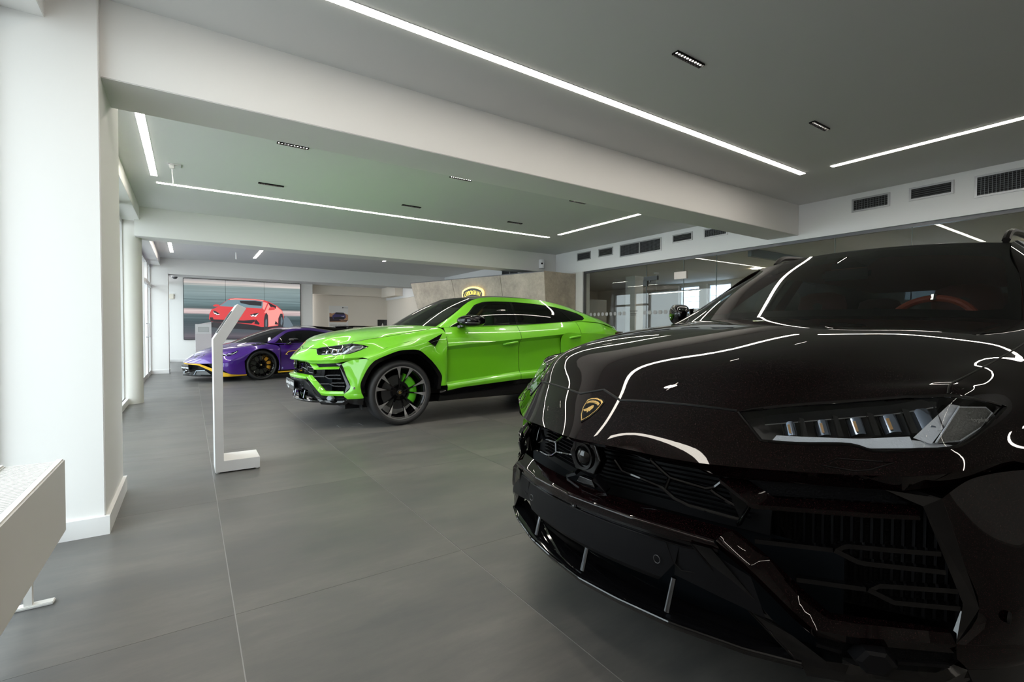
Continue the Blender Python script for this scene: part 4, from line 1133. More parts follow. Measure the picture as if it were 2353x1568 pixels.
    sheet('bumper_arm_edge', P_, car, AO, AU, n=40, smooth=False)
    # ---------------- plate panel, lip lines
    xp = lambda y: 1.022 - .42 * y * y
    def prow(z, yy=.47, d=0.0, n=33): return [(xp(y) + d, y, z) for y in np.linspace(-yy, yy, n)]
    MB().grid([prow(.552, .46, .012), prow(.545, .46, .012), prow(.535, .46, .002)]).build('lip_trim', GLOSSB, car)
    MB().tube(prow(.5335, .455, .004), .0030, 6).build('lip_bead', GLOSSB, car)
    MB().grid([prow(.533, .36, .0), prow(.48, .35, .001), prow(.425, .31, -.002), prow(.405, .29, -.02)]).build('plate_panel', MATB, car)
    sheet('panel_wing', MATB, car, [(.970,.355,.535),(.955,.43,.545),(.91,.53,.50)], [(.962,.340,.44),(.935,.45,.425),(.895,.56,.405)], n=12, smooth=False)
    LR(MB().tube([(xp(.325) + .002,.325,.528),(xp(.40) - .002,.400,.533),(xp(.445) - .004,.445,.490),(xp(.43) - .006,.430,.470),(xp(.365) - .002,.365,.462),(xp(.345),.345,.478)], .0016, 6, closed=True), 'panel_cap', BLACKP, car)
    LR(MB().tube([(xp(.30) + .0035, .30 + .011 * math.cos(a), .474 + .011 * math.sin(a)) for a in [k * math.pi / 10 for k in range(20)]], .0012, 5, closed=True), 'parking_sensor', mat('sensor ring', (.06, .06, .065), .4), car)
    MB().lathe([(1.036, .0), (1.038, .006), (1.036, .012), (1.026, .014)], 20, 'x', (0, 0, .548)).build('front_camera', GLOSSB, car)
    # lower intake dark void and posts
    MB().grid([[(.80 - .2 * y * y, y, z) for y in np.linspace(-.66, .66, 13)] for z in (.26, .35, .46, .56)]).build('lower_intake', mat('intake dark', (0.003, 0.0045, 0.0065), 0.5, spec=0.1), car)
    for y in (-.31, 0, .31):
        MB().tube([(xp(y) - .045, y + .01, .415), (xp(y) - .028, y, .318)], [.0075, .0085], 10).build('intake_post', mat('dark chrome', (.30, .32, .36), .12, 1.0), car)
    # ---------------- splitter
    se = [(1.005,0,.293),(.995,.15,.296),(.965,.33,.300),(.905,.515,.306),(.850,.625,.312)]
    s0 = [(.90,0,.320),(.89,.15,.320),(.87,.33,.322),(.82,.515,.326),(.78,.62,.330)]
    s1 = [(.992,0,.301),(.982,.15,.304),(.953,.33,.308),(.894,.515,.313),(.840,.622,.320)]
    s3 = [(.995,0,.272),(.985,.15,.275),(.955,.33,.279),(.896,.515,.286),(.842,.624,.293)]
    s4 = [(.80,0,.262),(.80,.15,.262),(.78,.33,.266),(.74,.515,.27),(.70,.62,.275)]
    MB().grid([poly_at(full(r), 41) for r in (s0, s1, se, s3, s4)]).build('splitter', GLOSSB, car, angle=30)
    MB().tube(poly_at(full([(x - .002, y, z - .002) for x, y, z in se]), 41), .0060, 10).build('splitter_edge', GLOSSB, car)
    # diagonal gloss blades and fog panel
    DA = [(.972,.398,.552),(.905,.500,.420),(.846,.627,.302)]
    DB = [(.955,.448,.552),(.885,.575,.402),(.810,.680,.318)]
    dg = MB().grid([poly_at(DA, 8), poly_at(DB, 8)]); dg.grid([poly_at([(x - .03, y - .012, z - .004) for x, y, z in DA], 8), poly_at(DA, 8)])
    LR(dg, 'diagonal_blade', GLOSSB, car, smooth=False)
    LR(MB().tube(poly_at(DA, 6), .0028, 6), 'blade_edge', GLOSSB, car)
    B0, B1 = [(.846,.627,.302),(.73,.745,.296),(.640,.835,.302),(.596,.869,.338)], [(.830,.640,.322),(.715,.745,.316),(.632,.828,.322),(.590,.855,.352)]
    sheet('lower_frame', GLOSSB, car, [(x - .02, y, z - .03) for x, y, z in B0], B0, B1, n=16, smooth=False)
    F0 = [(.82,.625,.372),(.755,.700,.368),(.615,.842,.374)]; F1 = [(.79,.655,.318),(.705,.745,.314),(.605,.845,.335)]
    sheet('fog_mesh', MESHB, car, [(x - .012, y, z) for x, y, z in F0], [(x - .020, y, z) for x, y, z in F1], n=12, smooth=False)
    n2 = Vector((.78, .62, .08)).normalized(); up2 = Vector((0, 0, 1)); r2 = up2.cross(n2).normalized(); up2 = n2.cross(r2)
    hx = []
    for k in range(6):
        a = k * math.pi / 3; hx.append((math.cos(a) * .042, math.sin(a) * .030))
    def hexat(c, k, d): return [Vector(c) + r2 * a * k + up2 * b * k + n2 * d for a, b in hx]
    mb = MB(); R0, R1, R2 = hexat((.735,.727,.346), 1.15, 0), hexat((.735,.727,.346), 1.0, .035), hexat((.735,.727,.346), .72, .040)
    mb.add(R0 + R1 + R2, [(i, (i + 1) % 6, 6 + (i + 1) % 6, 6 + i) for i in range(6)] + [(6 + i, 6 + (i + 1) % 6, 12 + (i + 1) % 6, 12 + i) for i in range(6)] + [tuple(range(12, 18))])
    o1, o2 = LR(mb, 'fog_sensor', MATB if not face else mat('sensor grey', (.18, .20, .23), .35, .3), car, angle=20)
    LR(MB().sweep([(.81,.640,.352),(.775,.680,.344)], [(-.004,-.004),(.004,-.004),(.004,.004),(-.004,.004)]), 'fog_bar', MATB, car, smooth=False)
    LR(MB().sweep([(.70,.768,.340),(.625,.842,.346)], [(-.004,-.004),(.004,-.004),(.004,.004),(-.004,.004)]), 'fog_bar', MATB, car, smooth=False)
    # ---------------- bumper corner, skirts
    BC = [[(.649,.830,.737),(.585,.850,.766),(.520,.878,.783),(.415,.935,.792),(.32,.98,.775)],
          [(.625,.842,.665),(.565,.880,.680),(.500,.912,.690),(.440,.942,.700),(.388,.964,.700)],
          [(.600,.858,.585),(.555,.898,.590),(.510,.926,.592),(.475,.944,.592),(.447,.955,.590)],
          [(.566,.880,.479),(.545,.908,.482),(.520,.930,.486),(.500,.942,.490),(.477,.951,.495)],
          [(.628,.855,.404),(.580,.888,.402),(.530,.918,.400),(.490,.938,.400),(.455,.953,.402)]]
    sheet('bumper_corner', P_, car, *BC, n=18, sub=4, angle=60)
    sheet('bumper_skirt', P_, car, [(.628,.855,.404),(.53,.919,.400),(.442,.955,.400)], [(.630,.858,.372),(.53,.925,.368),(.442,.958,.366)], [(.597,.870,.342),(.52,.920,.346),(.442,.952,.350)], n=10)
    sheet('lower_skirt', GLOSSB, car, [(.597,.869,.340),(.52,.919,.345),(.442,.951,.350)], [(.575,.880,.290),(.51,.915,.280),(.442,.940,.275)], n=8)
    LR(MB().lathe([(.0, .0), (.0, .012), (-.004, .014)], 16, 'y', (.535,.926,.468)), 'corner_sensor', ALU if face else BLACKP, car)
    LR(MB().plate([(.455,.93,.30),(.455,.80,.30),(.445,.80,.215),(.445,.92,.215)], .006), 'air_flap', BLACKP, car, smooth=False)
    # ---------------- front fender sides (fan round the arch)
    FO = [(-.575,.985,.44),(-.575,.990,.60),(-.578,.994,.76),(-.58,.992,.90),(-.58,.935,1.085),(-.16,.950,1.000),(.0,.955,.965),(.12,.95,.935),(.26,.94,.880),(.445,.91,.812)]
    FI = [(-.490,.985,.44),(-.508,.990,.56),(-.440,.995,.67),(-.370,.998,.75),(-.280,1.003,.83),(-.190,1.005,.886),(-.05,1.006,.890),(.06,1.003,.876),(.22,.993,.82),(.325,.980,.772)]
    m1 = [tuple(np.array(a) * .62 + np.array(b) * .38 + np.array([0, .012, 0])) for a, b in zip(FO, FI)]
    m2 = [tuple(np.array(a) * .28 + np.array(b) * .72 + np.array([0, .008, 0])) for a, b in zip(FO, FI)]
    def fan(name, O, m1, m2, I): 
        Q = [poly_at(r, 60) for r in (O, m1, m2, I)]
        # keep index correspondence instead of arc length
        Q = [spl_w(10, np.linspace(0, 9, 60)) @ np.array(r) for r in (O, m1, m2, I)]
        A = (spl_w(4, np.linspace(0, 3, 13)) @ np.array(Q).reshape(4, -1)).reshape(13, 60, 3)
        return LR(MB().grid(A), name, P_, car, angle=60)
    fan('fender_side', FO, m1, m2, FI)
    def arch(cx, flip):
        I = [(-.490,.985,.40)] + FI[1:] + [(.388,.966,.700),(.447,.957,.590),(.477,.953,.495),(.465,.953,.415),(.442,.955,.365)]
        I = [(cx + (x if not flip else -x), y, z) for x, y, z in I]
        C = np.array([cx, 0, .394])
        def inn(p, d, dy):
            p = np.array(p); v = p - C; v[1] = 0; L_ = np.linalg.norm(v); return tuple(p - v / L_ * d + np.array([0, dy, 0]))
        a, b, c_ = [inn(p, 0, .006) for p in I], [inn(p, .045, .004) for p in I], [inn(p, .055, -.05) for p in I]
        Q = [poly_at(r, 60) for r in (I, a, b, c_)]
        LR(MB().grid(Q), 'arch_trim', GLOSSB, car, angle=30)
        w0 = [inn(p, .05, -.04) for p in I]; w1 = [inn(p, .02, -.42) for p in I]
        LR(MB().grid([poly_at(w0, 30), poly_at(w1, 30)]).add([(cx + .45, .56, .2), (cx - .45, .56, .2), (cx - .45, .56, .95), (cx + .45, .56, .95)], [(0, 1, 2, 3)]), 'arch_liner', BLACKP, car)
    arch(0, False); arch(-3.003, True)
    # vent behind the front wheel
    V3 = [(-.525,.975,1.082),(-.322,1.000,.985),(-.415,1.004,.922)]
    LR(MB().plate(V3, .006, (0, -1, 0)), 'side_vent', GLOSSB, car, smooth=False)
    LR(MB().tube([(-.355,1.004,.968),(-.46,1.000,.998)], .004, 6), 'vent_bar', CHROME, car)
    # ---------------- doors and body side
    xs = np.array([-.585, -.80, -1.20, -1.70, -2.10, -2.50, -2.90, -3.30, -3.70])
    belt = np.interp(-xs, [.56, .80, 1.15, 1.70, 2.25, 2.65, 3.05, 3.42, 3.72], [1.154, 1.164, 1.174, 1.190, 1.220, 1.250, 1.260, 1.223, 1.148])
    beltY = np.interp(-xs, [.56, 2.65, 3.05, 3.42, 3.72], [.870, .882, .870, .838, .775])
    cz = np.interp(-xs, [.585, .80, 1.20, 1.70, 2.10, 2.50, 3.0, 3.7], [.922, .940, .970, 1.010, 1.042, 1.074, 1.08, 1.03])
    cyy = np.interp(-xs, [.585, 2.5, 3.0, 3.3, 3.7], [.998, 1.0, 1.0, .975, .88])
    rz = np.interp(-xs, [.585, 1.70, 2.10, 2.5], [.472, .562, .576, .585])
    bz = np.interp(-xs, [.585, .70, .80, 1.70, 2.5], [.372, .380, .402, .455, .47])
    def lv(x):
        f = lambda a: float(np.interp(-x, -xs, a))
        b, by, c, cy, r, bb = f(belt), f(beltY), f(cz), f(cyy), f(rz), f(bz)
        dish = .028 * math.exp(-((x + 1.75) / .8) ** 2)
        return dict(A=[(by, b), ((by + cy) / 2 + .018, b * .5 + c * .5), (cy, c)], B=[(cy, c), (cy - .058, c - .050)], C=[(cy - .058, c - .050), (cy - .050 - dish, (c + r) / 2), (cy - .060, r)], D=[(cy - .060, r), (cy - .015, r - .045), (cy - .018, bb)])
    def body(x0, x1, n, keys='ABCD'):
        mb = MB(); X = np.linspace(x0, x1, n)
        for k in keys:
            rr = [lv(x)[k] for x in X]; m_ = len(rr[0])
            rr = [spl_w(m_, np.linspace(0, m_ - 1, 9 if m_ > 2 else 2)) @ np.array(q) if m_ > 2 else np.array(q) for q in rr]
            mb.grid([[(x, q[i][0], q[i][1]) for x, q in zip(X, rr)] for i in range(len(rr[0]))])
        return mb
    d1, d1r = LR(body(-.589, -1.697, 26), 'front_door', P_, car, angle=25)
    _rd = body(-1.703, -2.43, 20); _t = body(-2.43, -2.775, 10, 'A'); _rd.add(_t.V, _t.F)
    d2, d2r = LR(_rd, 'rear_door', P_, car, angle=25)
    LR(body(-2.781, -3.70, 26, 'A'), 'rear_quarter', P_, car, angle=25)
    QO = [(-2.436,.978,.47),(-2.436,.943,.62),(-2.436,.940,.82),(-2.436,1.000,1.066),(-2.75,1.0,1.078),(-3.0,1.0,1.08),(-3.25,.980,1.07),(-3.45,.945,1.06),(-3.60,.91,1.045),(-3.70,.88,1.03)]
    QI = [(-3.003 - x, y, z) for x, y, z in FI[::-1]]
    QI = [(-2.513,.985,.46),(-2.495,.990,.56),(-2.563,.995,.67),(-2.633,.998,.75),(-2.72,1.003,.83),(-2.81,1.005,.886),(-2.95,1.006,.890),(-3.06,1.003,.876),(-3.22,.993,.82),(-3.325,.980,.772)]
    q1 = [tuple(np.array(a) * .62 + np.array(b) * .38 + np.array([0, .004, 0])) for a, b in zip(QO, QI)]
    q2 = [tuple(np.array(a) * .28 + np.array(b) * .72 + np.array([0, .006, 0])) for a, b in zip(QO, QI)]
    fan('quarter_side', QO, q1, q2, QI)
    # rear end
    def rx(y, z): return -4.03 + .12 * (abs(y) / .6) ** 2 * .6 + (abs(z - .95) ** 1.5) * .22 + max(0, abs(y) - .62) * 1.15
    RE = [[(rx(y, z), y * (1.0 if z < 1.08 else 1 - (z - 1.08) * .9), z) for y in np.linspace(-.87, .87, 31)] for z in np.linspace(.35, 1.195, 16)]
    MB().grid(RE).build('tailgate', P_, car, angle=60)
    sheet('rear_corner', P_, car, [(-3.70,.88,1.03),(-3.66,.905,.90),(-3.45,.955,.70),(-3.45,.955,.42)], [(rx(.87, 1.03),.87,1.03),(rx(.87, .90),.87,.90),(rx(.87, .7),.87,.70),(rx(.87, .42),.87,.42)], n=12)
    sheet('rear_shoulder', P_, car, [(-3.70,.776,1.148),(-3.70,.88,1.03)], [(rx(.80,1.14),.80,1.14),(rx(.87,1.03),.87,1.03)], n=6)
    tl2 = [(-3.60,.905,1.075),(-3.78,.87,1.085),(-3.93,.70,1.09),(-3.985,.50,1.09)]
    LR(MB().sweep(curve(tl2, 16), [(-.012,-.02),(.012,-.02),(.012,.02),(-.012,.02)]), 'tail_lamp', mat('tail lamp', (.05, .006, .006), .15, 0, 1.0), car)
    LR(MB().sweep(curve([(x, y, z - .04) for x, y, z in tl2], 16), [(-.014,-.012),(.014,-.012),(.014,.012),(-.014,.012)]), 'tail_lamp_base', GLOSSB, car)
    # sill, rear bumper, underbody
    sheet('sill', GLOSSB, car, [(-.50,.955,.385),(-.80,.962,.405),(-1.70,.968,.458),(-2.52,.965,.47)], [(-.48,.985,.30),(-.80,.985,.31),(-1.70,.985,.33),(-2.54,.985,.34)], [(-.47,.965,.245),(-.80,.968,.25),(-1.70,.968,.262),(-2.55,.968,.27)], [(-.47,.80,.24),(-.80,.80,.24),(-1.70,.80,.25),(-2.55,.80,.26)], n=26, smooth=False)
    MB().box((-3.6, -.78, .22), (.60, .78, .30)).build('underbody', BLACKP, car, smooth=False)
    MB().box((.10, -.60, .30), (.62, .60, .90)).build('engine_bay', BLACKP, car, smooth=False)
    # ---------------- handles
    for x, y0, z0, dr in ((-1.545, .962, .952, (d1, d1r)), (-2.655, .992, 1.028, (d2, d2r))):
        for s, d in zip((1, -1), dr):
            MB().tube([(x + .115, s * (y0 - .010), z0 - .016), (x + .095, s * (y0 + .022), z0 - .012), (x, s * (y0 + .034), z0), (x - .095, s * (y0 + .022), z0 + .012), (x - .115, s * (y0 - .010), z0 + .012)], [.011, .015, .016, .015, .011], 10).build('handle', P_, d)
            MB().lathe([(.004 * s, 0), (.004 * s, .026), (-.004 * s, .030)], 16, 'y', (x, s * y0, z0 - .020)).build('handle_cup', P_, d)
    # ---------------- windscreen, roof, greenhouse
    WSS = Surf([symrow(WS_B), symrow(WS_M), symrow(WS_T)])
    def wsn(u, v):
        n = WSS.nrm(u, v); return n * np.where(n[:, 2:3] < 0, -1, 1)
    ws = trim(WSS, wsn, [(0.0, 0.0), (0.0, 6.0), (2.0, 6.0), (2.0, 0.0)], 0.10, 'windscreen', WINDG, car, thick=.004)
    # black frit border
    fr = [(0.0, 0.0), (0.0, 6.0), (2.0, 6.0), (2.0, 0.0)]
    hole = [(.22, .26), (.16, .6), (.13, 3.0), (.16, 5.4), (.22, 5.74), (.35, 5.82), (1.75, 5.76), (1.86, 5.55), (1.90, 3.55), (1.62, 3.40), (1.62, 2.60), (1.90, 2.45), (1.86, .45), (1.75, .24), (.35, .18)]
    trim(WSS, wsn, fr, 0.12, 'windscreen_border', BLACKP, ws, thick=0, off=-.006, holes=[hole])
    RT = [WS_T, [(-1.65,.600,1.590),(-1.64,.43,1.617),(-1.62,.22,1.632),(-1.62,0,1.637)], [(-2.25,.587,1.579),(-2.25,.43,1.604),(-2.25,.22,1.622),(-2.25,0,1.628)], [(-2.80,.566,1.504),(-2.80,.42,1.532),(-2.80,.22,1.552),(-2.80,0,1.558)], [(-3.35,.542,1.367),(-3.35,.40,1.394),(-3.35,.2,1.412),(-3.35,0,1.418)], [(-3.85,.505,1.196),(-3.87,.38,1.216),(-3.88,.2,1.228),(-3.88,0,1.232)]]
    RFS = Surf([symrow(r) for r in RT])
    def rfn(u, v):
        n = RFS.nrm(u, v); return n * np.where(n[:, 2:3] < 0, -1, 1)
    trim(RFS, rfn, [(0, 0), (0, 6), (3.0, 6), (3.0, 0)], 0.14, 'roof', roofm, car, thick=.01)
    trim(RFS, rfn, [(3.0, 0), (3.0, 6), (5.0, 6), (5.0, 0)], 0.14, 'rear_window', PRIV, car, thick=.01)
    # windows cut in the side
    def guv(P): return [tuple(q) for q in GHS.inv(P)]
    WF = guv([(-.70,.868,1.172),(-.93,.80,1.280),(-1.04,.77,1.376),(-1.15,.72,1.482),(-1.29,.70,1.526),(-1.48,.695,1.537),(-1.70,.697,1.536),(-1.69,.87,1.205),(-1.2,.87,1.188)])
    WR = guv([(-1.73,.87,1.207),(-1.74,.697,1.535),(-2.0,.70,1.523),(-2.30,.705,1.503),(-2.53,.71,1.473),(-2.69,.86,1.268),(-2.2,.87,1.232)])
    WQ = guv([(-2.715,.86,1.268),(-2.56,.715,1.468),(-2.75,.725,1.435),(-2.90,.75,1.388),(-2.965,.79,1.345),(-2.97,.82,1.318),(-2.90,.84,1.288)])
    hull = guv([(-.655,.872,1.158),(-.86,.83,1.270),(-1.00,.79,1.385),(-1.12,.72,1.492),(-1.27,.69,1.538),(-1.48,.685,1.549),(-1.72,.687,1.548),(-2.02,.69,1.535),(-2.31,.695,1.515),(-2.58,.705,1.480),(-2.77,.715,1.447),(-2.92,.74,1.398),(-3.0,.79,1.345),(-2.995,.83,1.305),(-2.92,.85,1.270),(-2.69,.87,1.248),(-2.2,.88,1.216),(-1.7,.884,1.19),(-1.2,.884,1.175)])
    outer = [(u, 0.0) for u in np.linspace(0, 8, 30)] + [(u, 3.0) for u in np.linspace(8, 0, 30)]
    def shrink(L, k):
        c = np.mean(L, 0); return [tuple(np.array(p) + (np.array(p) - c) * k) for p in L]
    for s in (1, -1):
        f, nf = mir(GHS, s), mir(ghn, s)
        hullc = [(u, max(.03, v)) for u, v in hull]
        trim(f, nf, outer, 0.16, 'side_frame', P_, car, thick=.006, holes=[hullc])
        sf = trim(f, nf, hullc, 0.18, 'window_frame', GLOSSB, car, thick=.003, off=-.004, holes=[[(u, max(.07, v)) for u, v in W] for W in (WF, WR, WQ)])
        for W, g_ in ((WF, SIDEG), (WR, PRIV), (WQ, PRIV)):
            trim(f, nf, [(u, max(.07, v)) for u, v in W], 0.18, 'side_window', g_, sf, thick=.0, off=-.006)
    # shut lines on the side
    shut(car, [(-.587, lv(-.59)['A'][0][0] + .0, 1.148), (-.587, lv(-.59)['A'][1][0] + .001, lv(-.59)['A'][1][1]), (-.587, .999, .925), (-.587, .966, .88), (-.587, .958, .70), (-.587, .950, .475), (-.587, .985, .43), (-.587, .982, .375)], n=40, r=.0022)
    # ---------------- mirrors
    for s in (1, -1):
        mb = MB()
        ring = []
        for yv, xv, rx_, rz_ in ((.925, -.785, .030, .020), (.945, -.81, .070, .048), (1.00, -.855, .098, .070), (1.06, -.905, .105, .074), (1.115, -.955, .090, .062), (1.145, -.985, .050, .036)):
            ring.append([(xv + rx_ * math.copysign(abs(math.cos(a)) ** .7, math.cos(a)), s * yv, 1.240 + rz_ * math.copysign(abs(math.sin(a)) ** .7, math.sin(a))) for a in np.linspace(0, 2 * math.pi, 25)])
        mb.grid(ring); mb.add(ring[0][:-1], [tuple(range(24))]); mb.add(ring[-1][:-1], [tuple(range(24))])
        mr = mb.build('mirror', GLOSSB, car, angle=60)
        MB().plate([(-.955, s * .97, 1.20), (-1.025, s * 1.09, 1.20), (-1.025, s * 1.09, 1.275), (-.955, s * .97, 1.285)], .004).build('mirror_glass', mat('mirror glass', (.7, .72, .74), .02, 1.0), mr)
        MB().sweep([(-.82, s * .86, 1.165), (-.86, s * .93, 1.185), (-.88, s * .98, 1.195)], [(-.05, -.014), (.05, -.014), (.05, .014), (-.05, .014)]).build('mirror_arm', GLOSSB, mr)
        MB().tube([(-.80, s * 1.06, 1.215), (-.868, s * 1.112, 1.213), (-.95, s * 1.147, 1.213)], .004, 6).build('mirror_line', CHROME, mr)
    # ---------------- cowl and wipers
    MB().grid([poly_at(full([(-.27,0,1.188),(-.29,.22,1.187),(-.37,.46,1.181),(-.45,.61,1.174),(-.52,.745,1.164)]), 31), poly_at(full([(-.36,0,1.165),(-.40,.22,1.165),(-.46,.46,1.160),(-.53,.61,1.155),(-.58,.745,1.148)]), 31)]).build('cowl', BLACKP, car)
    for pts in ([(-.40,-.62,1.168),(-.36,-.2,1.176),(-.36,.05,1.176)], [(-.38,.10,1.174),(-.44,.42,1.172),(-.55,.68,1.160)]):
        MB().tube(curve(pts, 12), .006, 6).build('wiper', BLACKP, car)
    # ---------------- roof rails
    if opts.get('rails'):
        for s in (1, -1):
            MB().tube(curve([(-1.30, s * .565, 1.578), (-1.36, s * .565, 1.618), (-1.55, s * .565, 1.642), (-2.1, s * .555, 1.640), (-2.6, s * .545, 1.585), (-2.72, s * .54, 1.535)], 30), .017, 8).build('roof_rail', mat('rail satin', (.035, .032, .030), .35, .4), car)
    # ---------------- interior
    SEAT, DASH, TRIMI = inner, mat('dash black', (.012, .012, .013), .6), opts['trim']
    MB().box((-3.5, -.74, .32), (-.30, .74, .50)).build('cabin_floor', HEADL, car, smooth=False)
    LR(body(-.60, -3.2, 6, 'ABC'), 'door_card', TRIMI, car)
    for o in [c for c in car.children if c.name.startswith('door_card')]:
        for v in o.data.vertices: v.co.y -= .045 * (1 if v.co.y > 0 else -1)
    db = [[(-.40,y,1.145),(-.62,y,1.165),(-.80,y,1.150),(-.86,y,1.06),(-.80,y,.80)] for y in np.linspace(-.74, .74, 13)]
    dsh = MB().grid(db).build('dashboard', DASH, car, angle=60)
    MB().grid([[(-.66,y,1.172),(-.72,y,1.205 - (y - .38) ** 2 * 1.2),(-.82,y,1.200 - (y - .38) ** 2 * 1.2),(-.86,y,1.14)] for y in np.linspace(.18, .58, 9)]).build('instrument_hood', mat('hood grey', (.06, .065, .06), .7), dsh)
    C = Vector((-.90, .38, 1.115)); tx = Vector((-.42, 0, 1)).normalized()
    rg = [C + Vector((0, math.cos(a), 0)) * .185 + tx * (.185 * math.sin(a)) for a in np.linspace(0, 2 * math.pi, 41)[:-1]]
    swm = MB().tube(rg, .0165, 10, closed=True).build('steering_wheel', opts['wheelc'], car)
    MB().tube([C + tx * .170, C + tx * .200], .0185, 10).build('wheel_marker', CHROME, swm)
    mb = MB()
    for a in (0.1, math.pi - .1, -math.pi / 2): mb.tube([C, C + Vector((0, math.cos(a), 0)) * .18 + tx * (.18 * math.sin(a))], .018, 8)
    mb.lathe([(0, .0), (.03, .07), (.06, .06)], 20, 'x', (C.x - .02, C.y, C.z)); mb.build('wheel_spokes', DASH, swm)
    def seat(x, y, w=.25):
        b = MB()
        b.grid([[(x + .30, y + k * w, .60 + .02 * abs(k)), (x + .05, y + k * w, .585 + .05 * k * k), (x - .14, y + k * w, .62), (x - .22, y + k * w, .72 + .03 * k * k), (x - .34, y + k * w * .95, 1.05), (x - .37, y + k * w * .80, 1.20)] for k in np.linspace(-1, 1, 11)])
        b.grid([[(x - .37, y + k * w * .80, 1.20), (x - .42, y + k * w * .8, 1.19), (x - .36, y + k * w, .60)] for k in np.linspace(-1, 1, 11)])
        sob = b.build('seat', SEAT, car, angle=70)
        md = sob.modifiers.new('sub', 'SUBSURF'); md.levels = md.render_levels = 1
        hr = []
        for z, rx_, ry_ in ((1.17, .045, .13), (1.20, .06, .15), (1.29, .062, .155), (1.36, .05, .135), (1.385, .02, .07)):
            hr.append([(x - .385 + rx_ * math.cos(a), y + ry_ * math.sin(a), z) for a in np.linspace(0, 2 * math.pi, 21)])
        MB().grid(hr).add(hr[-1][:-1], [tuple(range(20))]).build('headrest', SEAT, sob, angle=70)
        MB().prism([(y - .03, 1.30), (y, 1.315), (y + .03, 1.30), (y + .02, 1.265), (y, 1.245), (y - .02, 1.265)], x - .322, x - .318, 'x').build('seat_crest', DASH, sob, smooth=False)
    seat(-1.15, .37); seat(-1.15, -.37); seat(-2.15, .38, .27); seat(-2.15, -.38, .27)
    MB().box((-1.9, -.10, .50), (-.85, .10, .82), .02).build('centre_console', DASH, car)
    MB().grid([[(x, y, float(z) - .045) for y, z in zip(np.linspace(-.55, .55, 9), [1.53, 1.555, 1.57, 1.58, 1.583, 1.58, 1.57, 1.555, 1.53])] for x in (-1.15, -1.7, -2.3)] + [[(-2.85, y, 1.45) for y in np.linspace(-.52, .52, 9)]]).build('headliner', TRIMI if opts.get('linerc') else HEADL, car)
    # pillar trims
    LR(MB().grid([curve([(-.57,.728,1.155),(-.89,.655,1.352),(-1.21,.575,1.525)], 10), curve([(-.86,.745,1.155),(-1.10,.680,1.325),(-1.38,.590,1.490)], 10), curve([(-.90,.785,1.155),(-1.12,.72,1.325),(-1.38,.64,1.490)], 10)]), 'pillar_trim', TRIMI, car)
    LR(MB().grid([[(-1.62,.84,1.15),(-1.68,.60,1.53)],[(-1.80,.84,1.15),(-1.80,.60,1.53)]]), 'b_pillar_trim', TRIMI, car)
    MB().box((-.965, .0 - .12, 1.405), (-.935, .12, 1.465), .015).build('rear_view_mirror', BLACKP, car)
    MB().grid([[(-.93, y, 1.50) for y in (-.06, .0, .06)], [(-.99, y, 1.475) for y in (-.09, 0, .09)], [(-1.12, y, 1.535) for y in (-.10, 0, .10)]]).build('sensor_housing', BLACKP, car)
    # ---------------- wheels
    make_wheel(car, (0, .835, .3815), 1, cal=cal, face=face, name='front_wheel')
    make_wheel(car, (0, -.835, .3815), -1, cal=cal, face=face, name='front_wheel')
    make_wheel(car, (-3.003, .825, .3815), 1, W=.315, cal=cal, face=face, name='rear_wheel')
    make_wheel(car, (-3.003, -.825, .3815), -1, W=.315, cal=cal, face=face, name='rear_wheel')
    # ---------------- show plate
    if opts.get('plate'):
        pl = MB().box((1.040, -.265, .408), (1.052, .265, .522), .003).build('show_plate', mat('plate black', (.012, .014, .018), .25, 0, .5), car)
        WT = mat('plate white', (.75, .76, .78), .5)
        text('plate_lettering', 'Lamborghini PRAHA', .062, WT, pl, (1.0525, 0, .475), (math.pi / 2, 0, math.pi / 2), .0006)
        text('plate_lettering', 'Prague', .040, WT, pl, (1.0525, -.10, .425), (math.pi / 2, 0, math.pi / 2), .0006)
    return car

